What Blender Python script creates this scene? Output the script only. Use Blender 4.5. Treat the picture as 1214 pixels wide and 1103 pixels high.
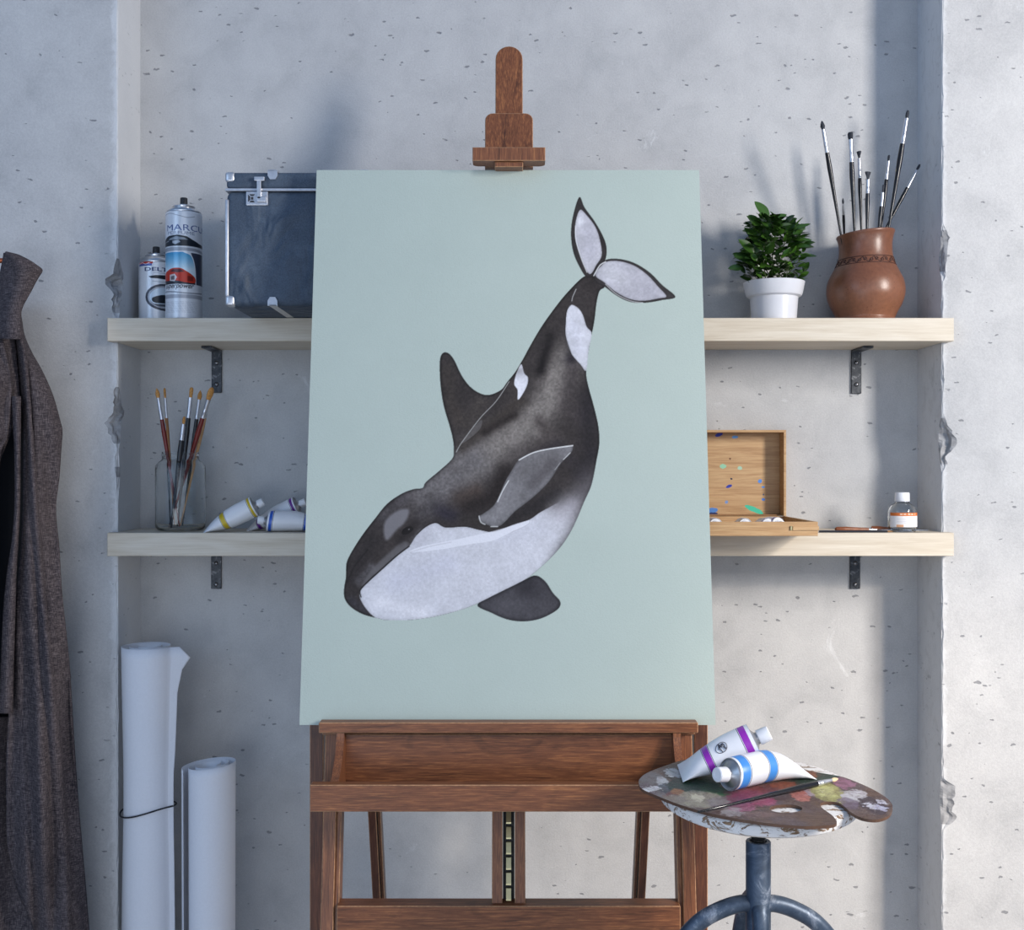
import bpy, bmesh, math, random
import numpy as np
from mathutils import Vector, Matrix, Quaternion, noise as mnoise

for o in list(bpy.data.objects):
    bpy.data.objects.remove(o, do_unlink=True)
scene = bpy.context.scene
C = scene.collection
random.seed(7)

# ------------------------------------------------------------------ camera
F = 1344.0            # focal length in pixels of the 1214 x 1103 frame
CAM_Y, CAM_Z = -2.1, 1.10
VX, VY = 607.0, 555.0
cam = bpy.data.cameras.new('camera')
cam.sensor_fit = 'HORIZONTAL'; cam.sensor_width = 36.0
cam.lens = F * 36.0 / 1214.0
cam.shift_y = (VY - 551.5) / 1214.0
cam.clip_start = 0.02
camo = bpy.data.objects.new('camera', cam); C.objects.link(camo)
camo.location = (0, CAM_Y, CAM_Z); camo.rotation_euler = (math.pi/2, 0, 0)
scene.camera = camo

# ------------------------------------------------------------------ world, lights, exposure
world = bpy.data.worlds.new('world'); scene.world = world
world.use_nodes = True
bg = world.node_tree.nodes['Background']
bg.inputs[0].default_value = (0.34, 0.56, 1.0, 1); bg.inputs[1].default_value = 0.40

def area(name, loc, target, sx, sy, energy, color, spread=math.pi):
    l = bpy.data.lights.new(name, 'AREA'); l.shape = 'RECTANGLE'; l.size = sx; l.size_y = sy
    l.energy = energy; l.color = color; l.spread = spread
    o = bpy.data.objects.new(name, l); C.objects.link(o)
    o.location = loc
    o.rotation_euler = (Vector(target) - Vector(loc)).to_track_quat('-Z', 'Y').to_euler()
    return o
area('window_daylight', (1.90, -1.66, 1.74), (0.1, 0, 1.0), 0.30, 0.75, 50, (1.0, 0.945, 0.885))
area('far_window_daylight', (-2.2, -2.6, 1.9), (-0.3, 0, 1.0), 1.4, 1.4, 13, (0.52, 0.72, 1.0))
area('front_fill_light', (0.6, -3.6, 1.5), (0.1, 0, 1.0), 2.4, 2.0, 17, (0.92, 0.95, 1.0))  # unseen fill lamp added behind the camera to brighten the canvas front
area('low_fill_light', (-0.9, -3.0, 0.45), (-0.15, 0, 0.45), 1.2, 0.8, 10, (0.84, 0.91, 1.0))  # added low fill, no real source; brightens paper rolls and wall between easel legs
sp = bpy.data.lights.new('sunny_window', 'SPOT'); sp.energy = 230; sp.color = (1.0, 0.86, 0.70)
sp.spot_size = math.radians(29); sp.spot_blend = 0.9; sp.shadow_soft_size = 0.13
so = bpy.data.objects.new('sunny_window', sp); C.objects.link(so); so.location = (1.95, -2.3, 1.9)
so.rotation_euler = (Vector((0.50, 0, 0.20)) - so.location).to_track_quat('-Z', 'Y').to_euler()

vs = scene.view_settings
vs.view_transform = 'Standard'; vs.look = 'None'; vs.gamma = 1.0; vs.use_curve_mapping = False
vs.exposure = 0.0

# ------------------------------------------------------------------ helpers
def P(px, py, d):
    "point seen at photo pixel (px, py) at distance d in front of the camera"
    return Vector(((px - VX)/F*d, CAM_Y + d, CAM_Z - (py - VY)/F*d))
def lin(c):
    return tuple((x/12.92 if x <= 0.04045 else ((x+0.055)/1.055)**2.4) for x in c)
def rgb(r, g, b):
    return lin((r/255.0, g/255.0, b/255.0))

def tag(o, label=None, cat=None, group=None, kind=None):
    if label: o['label'] = label
    if cat: o['category'] = cat
    if group: o['group'] = group
    if kind: o['kind'] = kind
    return o
def empty(name, loc, label, cat, group=None, quat=None):
    o = bpy.data.objects.new(name, None); C.objects.link(o)
    o.empty_display_size = 0.05
    o.location = loc
    if quat is not None:
        o.rotation_mode = 'QUATERNION'; o.rotation_quaternion = quat
    tag(o, label, cat, group)
    return o
def link(name, bm, mats, parent=None, local=True, smooth=False, label=None, loc=None, quat=None, recalc=True):
    """link a bmesh as one object; local=False: vertices are world coordinates and the parent is unrotated"""
    if parent is not None and not local:
        off = Vector((0,0,0)); p = parent
        while p is not None:
            off += p.location; p = p.parent
        bmesh.ops.translate(bm, verts=bm.verts, vec=-off)
    if recalc: bmesh.ops.recalc_face_normals(bm, faces=bm.faces)
    me = bpy.data.meshes.new(name); bm.to_mesh(me); bm.free()
    if not isinstance(mats, (list, tuple)): mats = [mats]
    for m in mats: me.materials.append(m)
    if smooth:
        me.shade_smooth()
        if smooth is not True: me.set_sharp_from_angle(angle=math.radians(smooth))
    o = bpy.data.objects.new(name, me); C.objects.link(o)
    o.parent = parent
    if loc is not None: o.location = loc
    if quat is not None:
        o.rotation_mode = 'QUATERNION'; o.rotation_quaternion = quat
    if label: o['label'] = label
    return o

def add_box(bm, c, s, bev=0.0, bmat=0, mat=0, seg=1, M=None):
    r = bmesh.ops.create_cube(bm, size=1.0)
    vs_ = r['verts']
    for v in vs_:
        v.co = Vector((v.co.x*s[0]+c[0], v.co.y*s[1]+c[1], v.co.z*s[2]+c[2]))
    fs = set(f for v in vs_ for f in v.link_faces)
    for f in fs: f.material_index = mat
    if bev > 0:
        es = set(e for v in vs_ for e in v.link_edges)
        r2 = bmesh.ops.bevel(bm, geom=list(es), offset=bev, segments=seg, affect='EDGES', profile=0.5, material=bmat)
        vs_ = list(set(v for f in (set(r2['faces']) | set(f for f in fs if f.is_valid)) for v in f.verts))
    if M is not None:
        for v in vs_: v.co = M @ v.co
    return vs_
def box(c, s, bev=0.0, bmat=0, seg=1):
    bm = bmesh.new(); add_box(bm, c, s, bev, bmat, 0, seg); return bm
def box2(x0, x1, y0, y1, z0, z1, bev=0.0, bmat=0, seg=1):
    return box(((x0+x1)/2, (y0+y1)/2, (z0+z1)/2), (x1-x0, y1-y0, z1-z0), bev, bmat, seg)

def add_lathe(bm, prof, n=32, cx=0, cy=0, cap0=True, cap1=True, mat=0, M=None, sx=1, sy=1, mats=None):
    rings = []
    for (r, z) in prof:
        ring = []
        for i in range(n):
            a = 2*math.pi*i/n
            co = Vector((cx + r*math.cos(a)*sx, cy + r*math.sin(a)*sy, z))
            if M is not None: co = M @ co
            ring.append(bm.verts.new(co))
        rings.append(ring)
    for k in range(len(rings)-1):
        for i in range(n):
            f = bm.faces.new((rings[k][i], rings[k][(i+1)%n], rings[k+1][(i+1)%n], rings[k+1][i]))
            f.material_index = mats[k] if mats else mat
    if cap0:
        f = bm.faces.new(rings[0][::-1]); f.material_index = mats[0] if mats else mat
    if cap1:
        f = bm.faces.new(rings[-1]); f.material_index = mats[-1] if mats else mat
    return rings
def lathe(prof, n=32, **k):
    bm = bmesh.new(); add_lathe(bm, prof, n, **k); return bm

def smooth_path(pts, per=8):
    pts = [Vector(p) for p in pts]; out = []
    n = len(pts)
    for i in range(n-1):
        p0 = pts[max(i-1,0)]; p1 = pts[i]; p2 = pts[i+1]; p3 = pts[min(i+2,n-1)]
        for k in range(per):
            t = k/per
            out.append(0.5*((2*p1)+(p2-p0)*t+(2*p0-5*p1+4*p2-p3)*t*t+(3*p1-p0-3*p2+p3)*t**3))
    out.append(pts[-1]); return out
def add_tube(bm, pts, rad, n=12, mat=0, closed=False):
    pts = [Vector(p) for p in pts]
    if not isinstance(rad, (list, tuple)): rad = [rad]*len(pts)
    rings = []; up = None
    m = len(pts)
    for i, p in enumerate(pts):
        if closed: t = (pts[(i+1)%m]-pts[(i-1)%m]).normalized()
        else: t = (pts[min(i+1,m-1)]-pts[max(i-1,0)]).normalized()
        if up is None:
            up = Vector((0,0,1)) if abs(t.z) < 0.9 else Vector((1,0,0))
        s = t.cross(up).normalized(); up = s.cross(t).normalized()
        rings.append([bm.verts.new(p + (s*math.cos(2*math.pi*j/n)+up*math.sin(2*math.pi*j/n))*rad[i]) for j in range(n)])
    rng = m if closed else m-1
    for i in range(rng):
        a = rings[i]; b = rings[(i+1)%m]
        for j in range(n):
            f = bm.faces.new((a[j], a[(j+1)%n], b[(j+1)%n], b[j])); f.material_index = mat
    if not closed:
        bm.faces.new(rings[0][::-1]).material_index = mat; bm.faces.new(rings[-1]).material_index = mat
def add_prism(bm, pts, axis_fn, h0, h1, mat=0):
    "pts 2d outline; axis_fn(u, v, h) -> world"
    a = [bm.verts.new(axis_fn(u, v, h0)) for u, v in pts]; b = [bm.verts.new(axis_fn(u, v, h1)) for u, v in pts]
    n = len(pts)
    fa = bm.faces.new(a); fb = bm.faces.new(b[::-1])
    for i in range(n):
        bm.faces.new((a[i], b[i], b[(i+1)%n], a[(i+1)%n])).material_index = mat
    fa.material_index = mat; fb.material_index = mat
    return a, b

def beam(name, p0, p1, w, d, mats, root, bev=0.0012, label=None, xdir=Vector((1,0,0))):
    "bar from p0 to p1; its own Z runs along it, w along xdir, d across; first material faces, second worn edges"
    p0 = Vector(p0); p1 = Vector(p1); z = (p1-p0).normalized()
    x = (xdir - z*xdir.dot(z)).normalized(); y = z.cross(x)
    q = Matrix((x, y, z)).transposed().to_quaternion()
    L = (p1-p0).length
    bm = box((0, 0, L/2), (w, d, L), bev, 1)
    o = link(name, bm, mats, root, loc=p0-root.location, quat=q, label=label)
    return o

def grid_bm(rows, closed=False):
    "rows: list of lists of vectors"
    bm = bmesh.new()
    V = [[bm.verts.new(p) for p in r] for r in rows]
    for i in range(len(V)-1):
        n = len(V[i])
        for j in range(n if closed else n-1):
            bm.faces.new((V[i][j], V[i][(j+1)%n], V[i+1][(j+1)%n], V[i+1][j]))
    return bm

# ------------------------------------------------------------------ node helpers
class NT:
    def __init__(s, name):
        s.m = bpy.data.materials.new(name); s.m.use_nodes = True
        s.t = s.m.node_tree; s.n = s.t.nodes; s.b = s.n['Principled BSDF']
        s.tc = s.n.new('ShaderNodeTexCoord')
    def set(s, **k):
        for a, v in k.items():
            s.b.inputs[a.replace('_', ' ')].default_value = v
    def L(s, a, b): s.t.links.new(a, b)
    def mapping(s, scale=(1,1,1), loc=(0,0,0), rot=(0,0,0), src=None):
        n = s.n.new('ShaderNodeMapping'); n.inputs['Scale'].default_value = scale
        n.inputs['Location'].default_value = loc; n.inputs['Rotation'].default_value = rot
        s.L(src or s.tc.outputs['Object'], n.inputs[0]); return n.outputs[0]
    def noise(s, vec, scale=5, detail=4, rough=0.55, dist=0.0):
        n = s.n.new('ShaderNodeTexNoise'); n.inputs['Scale'].default_value = scale
        n.inputs['Detail'].default_value = detail; n.inputs['Roughness'].default_value = rough
        n.inputs['Distortion'].default_value = dist
        s.L(vec, n.inputs['Vector']); return n.outputs['Fac'], n.outputs['Color']
    def ramp(s, fac, stops, interp='LINEAR'):
        n = s.n.new('ShaderNodeValToRGB'); r = n.color_ramp; r.interpolation = interp
        while len(r.elements) < len(stops): r.elements.new(0.5)
        for e, (p, c) in zip(r.elements, stops):
            e.position = p; e.color = tuple(c)+(1,) if len(c) == 3 else c
        s.L(fac, n.inputs[0]); return n.outputs[0]
    def math(s, op, a, b=None, clamp=False):
        n = s.n.new('ShaderNodeMath'); n.operation = op; n.use_clamp = clamp
        for i, v in enumerate((a, b)):
            if v is None: continue
            if isinstance(v, (int, float)): n.inputs[i].default_value = v
            else: s.L(v, n.inputs[i])
        return n.outputs[0]
    def mix(s, fac, a, b, mode='MIX'):
        n = s.n.new('ShaderNodeMix'); n.data_type = 'RGBA'; n.blend_type = mode
        for sock, v in ((n.inputs['Factor'], fac), (n.inputs[6], a), (n.inputs[7], b)):
            if isinstance(v, (int, float)): sock.default_value = v
            elif isinstance(v, tuple): sock.default_value = v+(1,) if len(v) == 3 else v
            else: s.L(v, sock)
        return n.outputs[2]
    def bump(s, h, strength=0.3, dist=0.002, prev=None):
        n = s.n.new('ShaderNodeBump'); n.inputs['Strength'].default_value = strength
        n.inputs['Distance'].default_value = dist; s.L(h, n.inputs['Height'])
        if prev is not None: s.L(prev, n.inputs['Normal'])
        return n.outputs[0]
    def sep(s, vec):
        n = s.n.new('ShaderNodeSeparateXYZ'); s.L(vec, n.inputs[0]); return n.outputs
    def color(s, c): s.L(c, s.b.inputs['Base Color'])
    def normal(s, c): s.L(c, s.b.inputs['Normal'])
    def rough(s, c): s.L(c, s.b.inputs['Roughness'])

def plain(name, col, rough=0.5, metal=0.0, var=0.08, scale=60, bump=0.0, **kw):
    t = NT(name)
    t.set(Roughness=rough, Metallic=metal)
    f, _ = t.noise(t.tc.outputs['Object'], scale, 3)
    lo = tuple(max(0, c*(1-var)) for c in col); hi = tuple(min(1, c*(1+var)) for c in col)
    t.color(t.ramp(f, [(0.3, lo), (0.7, hi)]))
    if bump: t.normal(t.bump(f, bump, 0.001))
    for k, v in kw.items(): t.set(**{k: v})
    return t.m

def concrete(name, edge_x=None, side=1):
    t = NT(name); t.set(Roughness=0.82, Specular_IOR_Level=0.25)
    co = t.tc.outputs['Object']
    big, _ = t.noise(co, 2.6, 5, 0.6, 0.4)
    mid, _ = t.noise(co, 11, 6, 0.62, 0.3)
    fine, _ = t.noise(co, 330, 3, 0.7)
    c = t.ramp(big, [(0.25, (0.42, 0.42, 0.425)), (0.5, (0.49, 0.49, 0.49)), (0.75, (0.56, 0.56, 0.555))])
    c = t.mix(0.5, c, t.ramp(mid, [(0.3, (0.33, 0.335, 0.34)), (0.5, (0.5, 0.5, 0.5)), (0.72, (0.62, 0.62, 0.61))]))
    c = t.mix(0.26, c, t.ramp(fine, [(0.3, (0.35, 0.35, 0.36)), (0.7, (0.65, 0.65, 0.64))]))
    # white lime marks
    lm, _ = t.noise(co, 7.5, 7, 0.7, 1.2)
    lime = t.ramp(lm, [(0.66, (0, 0, 0)), (0.72, (1, 1, 1))])
    c = t.mix(t.math('MULTIPLY', lime, 0.45), c, (0.74, 0.75, 0.76))
    # pits: sparse elongated pores
    wn, wc = t.noise(co, 90, 2, 0.5)
    pit_total = None
    s3 = t.sep(co)
    cmb = t.n.new('ShaderNodeCombineXYZ'); t.L(t.math('ADD', s3[0], s3[1]), cmb.inputs[0]); t.L(s3[2], cmb.inputs[1])
    for sc, th, keep, rot in ((17, 0.055, 0.95, 0.3), (52, 0.11, 0.6, 0.2), (38, 0.090, 0.75, -0.4), (26, 0.072, 0.95, 0.1)):
        mp = t.mapping(scale=(0.62, 1.35, 1), rot=(0, 0, rot), loc=(sc*0.37, sc*0.11, 0), src=cmb.outputs[0])
        add = t.n.new('ShaderNodeVectorMath'); add.operation = 'MULTIPLY_ADD'
        t.L(wc, add.inputs[0]); add.inputs[1].default_value = (0.010, 0.010, 0.0); t.L(mp, add.inputs[2])
        v = t.n.new('ShaderNodeTexVoronoi'); v.inputs['Scale'].default_value = sc; t.L(add.outputs[0], v.inputs['Vector'])
        sx = t.sep(v.outputs['Color'])
        k = t.math('LESS_THAN', sx[0], keep)
        size = t.math('MULTIPLY', sx[1], th*0.95)
        d = t.math('SUBTRACT', t.math('ADD', size, th*0.42), v.outputs['Distance'])
        pit = t.math('MULTIPLY', t.math('MULTIPLY', d, 40.0, True), k, True)
        pit_total = pit if pit_total is None else t.math('MAXIMUM', pit_total, pit)
    c = t.mix(t.math('MULTIPLY', pit_total, 0.70), c, (0.15, 0.155, 0.17))
    if edge_x is not None:
        xs = t.sep(co)
        d = t.math('ABSOLUTE', t.math('SUBTRACT', xs[0], edge_x))
        en, _ = t.noise(t.mapping(scale=(1, 1, 0.6)), 48, 8, 0.75, 0.8)
        w = t.math('SUBTRACT', t.math('MULTIPLY', en, 0.043 if side < 0 else 0.034), t.math('ADD', d, 0.008))
        m = t.math('MULTIPLY', w, 110.0, True)
        c = t.mix(t.math('MULTIPLY', m, 0.55), c, (0.74, 0.75, 0.76))
    t.color(c)
    h = t.math('SUBTRACT', t.math('MULTIPLY', fine, 0.35), t.math('MULTIPLY', pit_total, 1.3))
    h = t.math('ADD', h, t.math('MULTIPLY', mid, 1.0))
    t.normal(t.bump(h, 0.45, 0.003))
    return t.m

def walnut(name, dark, midc, light, seed=0.0):
    t = NT(name); t.set(Roughness=0.42, Specular_IOR_Level=0.4)
    g, _ = t.noise(t.mapping(scale=(9, 9, 1.1), loc=(seed, seed*2, seed*3)), 4.0, 6, 0.6, 2.2)
    fi, _ = t.noise(t.mapping(scale=(70, 70, 3.2), loc=(seed, 0, seed)), 8, 5, 0.7, 0.4)
    c = t.ramp(g, [(0.27, dark), (0.46, midc), (0.6, midc), (0.76, light)])
    c = t.mix(0.48, c, t.ramp(fi, [(0.34, dark), (0.52, midc), (0.68, light)]))
    k, _ = t.noise(t.mapping(scale=(5, 5, 3), loc=(seed*5, 0, 0)), 2.2, 3, 0.5, 3.0)
    c = t.mix(t.ramp(k, [(0.60, (0, 0, 0)), (0.72, (0.28, 0.28, 0.28))]), c, tuple(x*0.35 for x in dark))
    t.color(c); t.normal(t.bump(fi, 0.18, 0.001))
    return t.m

def colorattr(name, attr='paint', rough=0.6, bumpscale=0, bumpstr=0.0, **kw):
    t = NT(name); t.set(Roughness=rough)
    a = t.n.new('ShaderNodeAttribute'); a.attribute_name = attr
    c = a.outputs['Color']
    f, _ = t.noise(t.tc.outputs['Object'], max(bumpscale, 50), 2, 0.5)
    c2 = t.mix(1.0, c, t.ramp(f, [(0.3, (0.965, 0.965, 0.965)), (0.7, (1, 1, 1))]), 'MULTIPLY')
    t.color(c2)
    if bumpstr: t.normal(t.bump(f, bumpstr, 0.0008))
    for k, v in kw.items(): t.set(**{k: v})
    return t.m
# ------------------------------------------------------------------ drawing engine for prints (colour per vertex)
rng = np.random.RandomState(3)
def catmull(pts, per=5, closed=True):
    pts = [tuple(p) for p in pts]; n = len(pts); out = []
    for i in range(n if closed else n-1):
        if closed: p0, p1, p2, p3 = pts[i-1], pts[i], pts[(i+1)%n], pts[(i+2)%n]
        else: p0, p1, p2, p3 = pts[max(i-1,0)], pts[i], pts[i+1], pts[min(i+2,n-1)]
        for k in range(per):
            t = k/per
            out.append(tuple(0.5*((2*b)+(c-a)*t+(2*a-5*b+4*c-d)*t*t+(3*b-a-3*c+d)*t**3) for a,b,c,d in zip(p0,p1,p2,p3)))
    if not closed: out.append(pts[-1])
    return out
def inpoly(pts, X, Y):
    r = np.zeros(X.shape, bool); n = len(pts)
    for i in range(n):
        x1, y1 = pts[i]; x2, y2 = pts[(i+1)%n]
        if y1 == y2: continue
        c = ((y1 > Y) != (y2 > Y)) & (X < (x2-x1)*(Y-y1)/(y2-y1)+x1)
        r ^= c
    return r
class Canvas2D:
    "X, Y: drawing coordinates of every vertex of a grid"
    def __init__(s, X, Y, base):
        s.X, s.Y = X, Y; s.img = np.ones(X.shape+(3,))*np.array(base)/255.0
        s.dx = abs(X[0,1]-X[0,0]) or 1; s.dy = abs(Y[1,0]-Y[0,0]) or 1
    def mask(s, pts, smooth=True, per=5):
        if smooth: pts = catmull(pts, per)
        xs = [p[0] for p in pts]; ys = [p[1] for p in pts]
        sel = (s.X >= min(xs)-2) & (s.X <= max(xs)+2) & (s.Y >= min(ys)-2) & (s.Y <= max(ys)+2)
        m = np.zeros(s.X.shape)
        if not sel.any(): return m
        rr = np.where(sel.any(1))[0]; cc = np.where(sel.any(0))[0]
        sl = (slice(rr[0], rr[-1]+1), slice(cc[0], cc[-1]+1))
        acc = 0
        for ox in (-.3, 0, .3):
            for oy in (-.3, 0, .3):
                acc = acc + inpoly(pts, s.X[sl]+ox*s.dx, s.Y[sl]+oy*s.dy)
        m[sl] = acc/9.0
        return m
    def put(s, m, col, a=1.0):
        m = (m*a)[..., None]; s.img = s.img*(1-m) + np.array(col)/255.0*m
    def poly(s, pts, col, a=1.0, smooth=False): s.put(s.mask(pts, smooth), col, a)
    def line(s, pts, w, smooth=True):
        if smooth: pts = catmull(pts, 6, False)
        d = np.full(s.X.shape, 1e9)
        xs = [p[0] for p in pts]; ys = [p[1] for p in pts]; q = w*3+2
        sel = (s.X >= min(xs)-q) & (s.X <= max(xs)+q) & (s.Y >= min(ys)-q) & (s.Y <= max(ys)+q)
        if not sel.any(): return np.zeros(s.X.shape)
        x = s.X[sel]; y = s.Y[sel]; dd = np.full(x.shape, 1e9)
        for (a, b), (c, e) in zip(pts[:-1], pts[1:]):
            vx, vy = c-a, e-b; l2 = vx*vx+vy*vy or 1e-9
            t = np.clip(((x-a)*vx+(y-b)*vy)/l2, 0, 1)
            dd = np.minimum(dd, np.hypot(x-a-t*vx, y-b-t*vy))
        d[sel] = dd
        return np.clip(0.5+(w/2-d)/max(s.dx, 0.3), 0, 1)
    def soft(s, pts, w):
        "soft blob along a polyline, gaussian of width w"
        d = np.full(s.X.shape, 1e9)
        if len(pts) == 1: pts = [pts[0], (pts[0][0]+.01, pts[0][1])]
        for (a, b), (c, e) in zip(pts[:-1], pts[1:]):
            vx, vy = c-a, e-b; l2 = vx*vx+vy*vy or 1e-9
            t = np.clip(((s.X-a)*vx+(s.Y-b)*vy)/l2, 0, 1)
            d = np.minimum(d, np.hypot(s.X-a-t*vx, s.Y-b-t*vy))
        return np.exp(-(d/w)**2)
    def text(s, body, x, y, h, col, w=None, shear=0.0, a=1.0, bold=True):
        "text with left end x, baseline y, cap height h (drawing y points down)"
        cu = bpy.data.curves.new('t', 'FONT'); cu.body = body; cu.resolution_u = 3
        if bold: cu.offset = 0.02
        o = bpy.data.objects.new('t', cu); me = o.to_mesh()
        vv = [(v.co.x, v.co.y) for v in me.vertices]
        if not vv: return
        x0 = min(p[0] for p in vv); x1 = max(p[0] for p in vv); y1 = max(p[1] for p in vv)
        k = h/max(y1, 1e-6); kx = (w/(x1-x0)) if w else k
        m = np.zeros(s.X.shape)
        me.calc_loop_triangles()
        for t in me.loop_triangles:
            tri = [(x+(vv[i][0]-x0)*kx+shear*vv[i][1]*k, y-vv[i][1]*k) for i in t.vertices]
            m = np.maximum(m, s.mask(tri, False))
        o.to_mesh_clear(); bpy.data.objects.remove(o); bpy.data.curves.remove(cu)
        s.put(m, col, a)
def blur(m, r):
    for ax in (0, 1):
        p = np.pad(m, [(r, r) if i == ax else (0, 0) for i in range(2)], mode='edge')
        c = np.cumsum(np.insert(p, 0, 0, axis=ax), axis=ax)
        m = (np.take(c, range(2*r+1, c.shape[ax]), ax) - np.take(c, range(0, c.shape[ax]-2*r-1), ax))/(2*r+1)
    return m
def vnoise(H, W, cell):
    gh, gw = int(H/cell)+3, int(W/cell)+3
    g = rng.rand(gh, gw)
    y = np.arange(H)/cell; x = np.arange(W)/cell
    yi = y.astype(int); xi = x.astype(int); fy = (y-yi)[:, None]; fx = (x-xi)[None, :]
    fy = fy*fy*(3-2*fy); fx = fx*fx*(3-2*fx)
    a = g[np.ix_(yi, xi)]; b = g[np.ix_(yi, xi+1)]; c = g[np.ix_(yi+1, xi)]; d = g[np.ix_(yi+1, xi+1)]
    return a*(1-fy)*(1-fx)+b*(1-fy)*fx+c*fy*(1-fx)+d*fy*fx
def fbm(H, W, cell, oct=4):
    r = 0; amp = 1; tot = 0
    for _ in range(oct):
        r = r+vnoise(H, W, cell)*amp; tot += amp; amp *= .55; cell = max(cell/2, 1.0)
    return r/tot
def grid_object(name, pos, img, mat, parent, wrap=False, smooth=True, loc=None):
    "pos: H x W x 3 positions, img: H x W x 3 sRGB colours -> mesh with a colour attribute"
    H, W = pos.shape[:2]
    off = np.array(parent.location) if parent is not None else np.zeros(3)
    v = (pos-off).reshape(-1, 3)
    i = np.arange(H-1)[:, None]; j = np.arange(W if wrap else W-1)[None, :]
    a = i*W+j; b = i*W+(j+1) % W; c = (i+1)*W+(j+1) % W; d = (i+1)*W+j
    f = np.stack([a+0*b, b+0*a, c+0*a, d+0*a], -1).reshape(-1, 4)
    me = bpy.data.meshes.new(name)
    me.vertices.add(len(v)); me.vertices.foreach_set('co', v.astype(np.float32).ravel())
    me.loops.add(len(f)*4); me.loops.foreach_set('vertex_index', f.astype(np.int32).ravel())
    me.polygons.add(len(f)); me.polygons.foreach_set('loop_start', np.arange(0, len(f)*4, 4, dtype=np.int32))
    me.update(calc_edges=True)
    img = np.clip(img, 0, 1)
    l = np.where(img <= 0.04045, img/12.92, ((img+0.055)/1.055)**2.4).reshape(-1, 3)
    at = me.color_attributes.new('paint', 'FLOAT_COLOR', 'POINT')
    at.data.foreach_set('color', np.concatenate([l, np.ones((len(l), 1))], 1).astype(np.float32).ravel())
    me.materials.append(mat)
    if smooth: me.shade_smooth()
    o = bpy.data.objects.new(name, me); C.objects.link(o); o.parent = parent
    return o

# ------------------------------------------------------------------ the room
FACE_Y = -0.12
XL, XR = -0.6885, 0.7510
m_conc = concrete('concrete_back')
m_concL = concrete('concrete_left', XL, -1)
m_concR = concrete('concrete_right', XR, 1)

bm = box2(XL-0.25, XR+0.25, 0.0, 0.12, -0.02, 3.0)
tag(link('wall_back', bm, m_conc), kind='structure')
bm = box2(-3.2, 3.2, -4.2, 0.1, -0.1, 0.0)
m_floor = plain('floor_concrete', (0.50, 0.485, 0.46), 0.7, var=0.15, scale=4)
tag(link('floor', bm, m_floor), kind='structure')

m_broken = plain('broken_concrete_shaded', (0.33, 0.33, 0.335), 0.9, var=0.25, scale=90, bump=0.6)  # broken chip faces; darker tone paints in shade of facets turned away
def pillar(name, ex, sgn, chips, mat, seed):
    """wall slab beside the alcove; sgn -1: extends to the left of ex. chips: (z, half height, face reach, return reach)"""
    rs = random.Random(seed)
    zs = []; z = 0.0
    while z < 2.9:
        zs.append(z); z += 0.0045 if 0.2 < z < 1.75 else 0.02
    # ragged edge: piecewise linear random cut sizes
    def piecewise(step, amp):
        ks = []; z = 0
        while z < 3.1:
            ks.append((z, rs.random()*amp)); z += step*(0.4+1.2*rs.random())
        return lambda q: np.interp(q, [k[0] for k in ks], [k[1] for k in ks])
    j1 = piecewise(0.011, 1.0); j2 = piecewise(0.035, 1.0); j3 = piecewise(0.018, 1.0); j4 = piecewise(0.016, 1.0); j5 = piecewise(0.013, 1.0); j6 = piecewise(0.022, 1.0); j7 = piecewise(0.006, 1.0); j8 = piecewise(0.007, 1.0)
    cf = [-1.0, -0.7, -0.5, -0.35, -0.2, -0.1]
    rows = []
    for z in zs:
        a = 0.0015+0.003*j1(z)*j2(z); b = 0.0015+0.003*j3(z)*j2(z)
        for (cz, hh, fr, rr) in chips:
            w = 1-abs(z-cz)/hh
            if w > 0:
                w = w**0.6
                a = max(a, fr*w*(0.25+1.0*j3(z))); b = max(b, rr*w*(0.3+0.9*j6(z)))
        a *= 0.72+0.5*j7(z); b *= 0.72+0.5*j8(z)
        row = []
        for s in (1.6, 1.0, 0.6, 0.3, 0.14, 0.08): row.append((max(s, a+0.0), 0))
        row.append((a, 0))
        # broken surface between the two lips, bulging unevenly
        for t, jj in ((0.25, j4), (0.5, j5), (0.75, j1)):
            k = 0.55*(jj(z)-0.5)*min(a, b)
            row.append((a*(1-t)+k, b*t+k))
        row.append((0, b)); row.append((0, max(0.085, b))); row.append((0, 0.12)); row.append((0, 0.24))
        rows.append([Vector((ex+sgn*u, FACE_Y+v, z)) for u, v in row])
    bm = grid_bm(rows)
    bm.faces.ensure_lookup_table()
    nc = len(rows[0])-1
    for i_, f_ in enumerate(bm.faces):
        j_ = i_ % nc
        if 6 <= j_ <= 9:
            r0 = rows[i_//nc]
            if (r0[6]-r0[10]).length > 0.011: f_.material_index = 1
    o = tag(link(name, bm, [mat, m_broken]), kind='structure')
    # back it up with a slab so it has real thickness
    x0, x1 = sorted((ex+sgn*0.06, ex+sgn*1.6))
    add = bmesh.new(); add.from_mesh(o.data)
    add_box(add, ((x0+x1)/2, 0.07, 1.45), (x1-x0, 0.24, 2.9))
    add.to_mesh(o.data); add.free()
    return o
def zpx(y): return CAM_Z-(y-VY)/F*1.98
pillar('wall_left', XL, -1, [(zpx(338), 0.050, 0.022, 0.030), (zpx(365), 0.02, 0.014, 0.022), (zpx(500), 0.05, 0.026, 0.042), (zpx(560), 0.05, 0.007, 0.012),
        (zpx(470), 0.02, 0.010, 0.018), (zpx(690), 0.03, 0.006, 0.006), (zpx(850), 0.05, 0.005, 0.006)], m_concL, 5)
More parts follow.
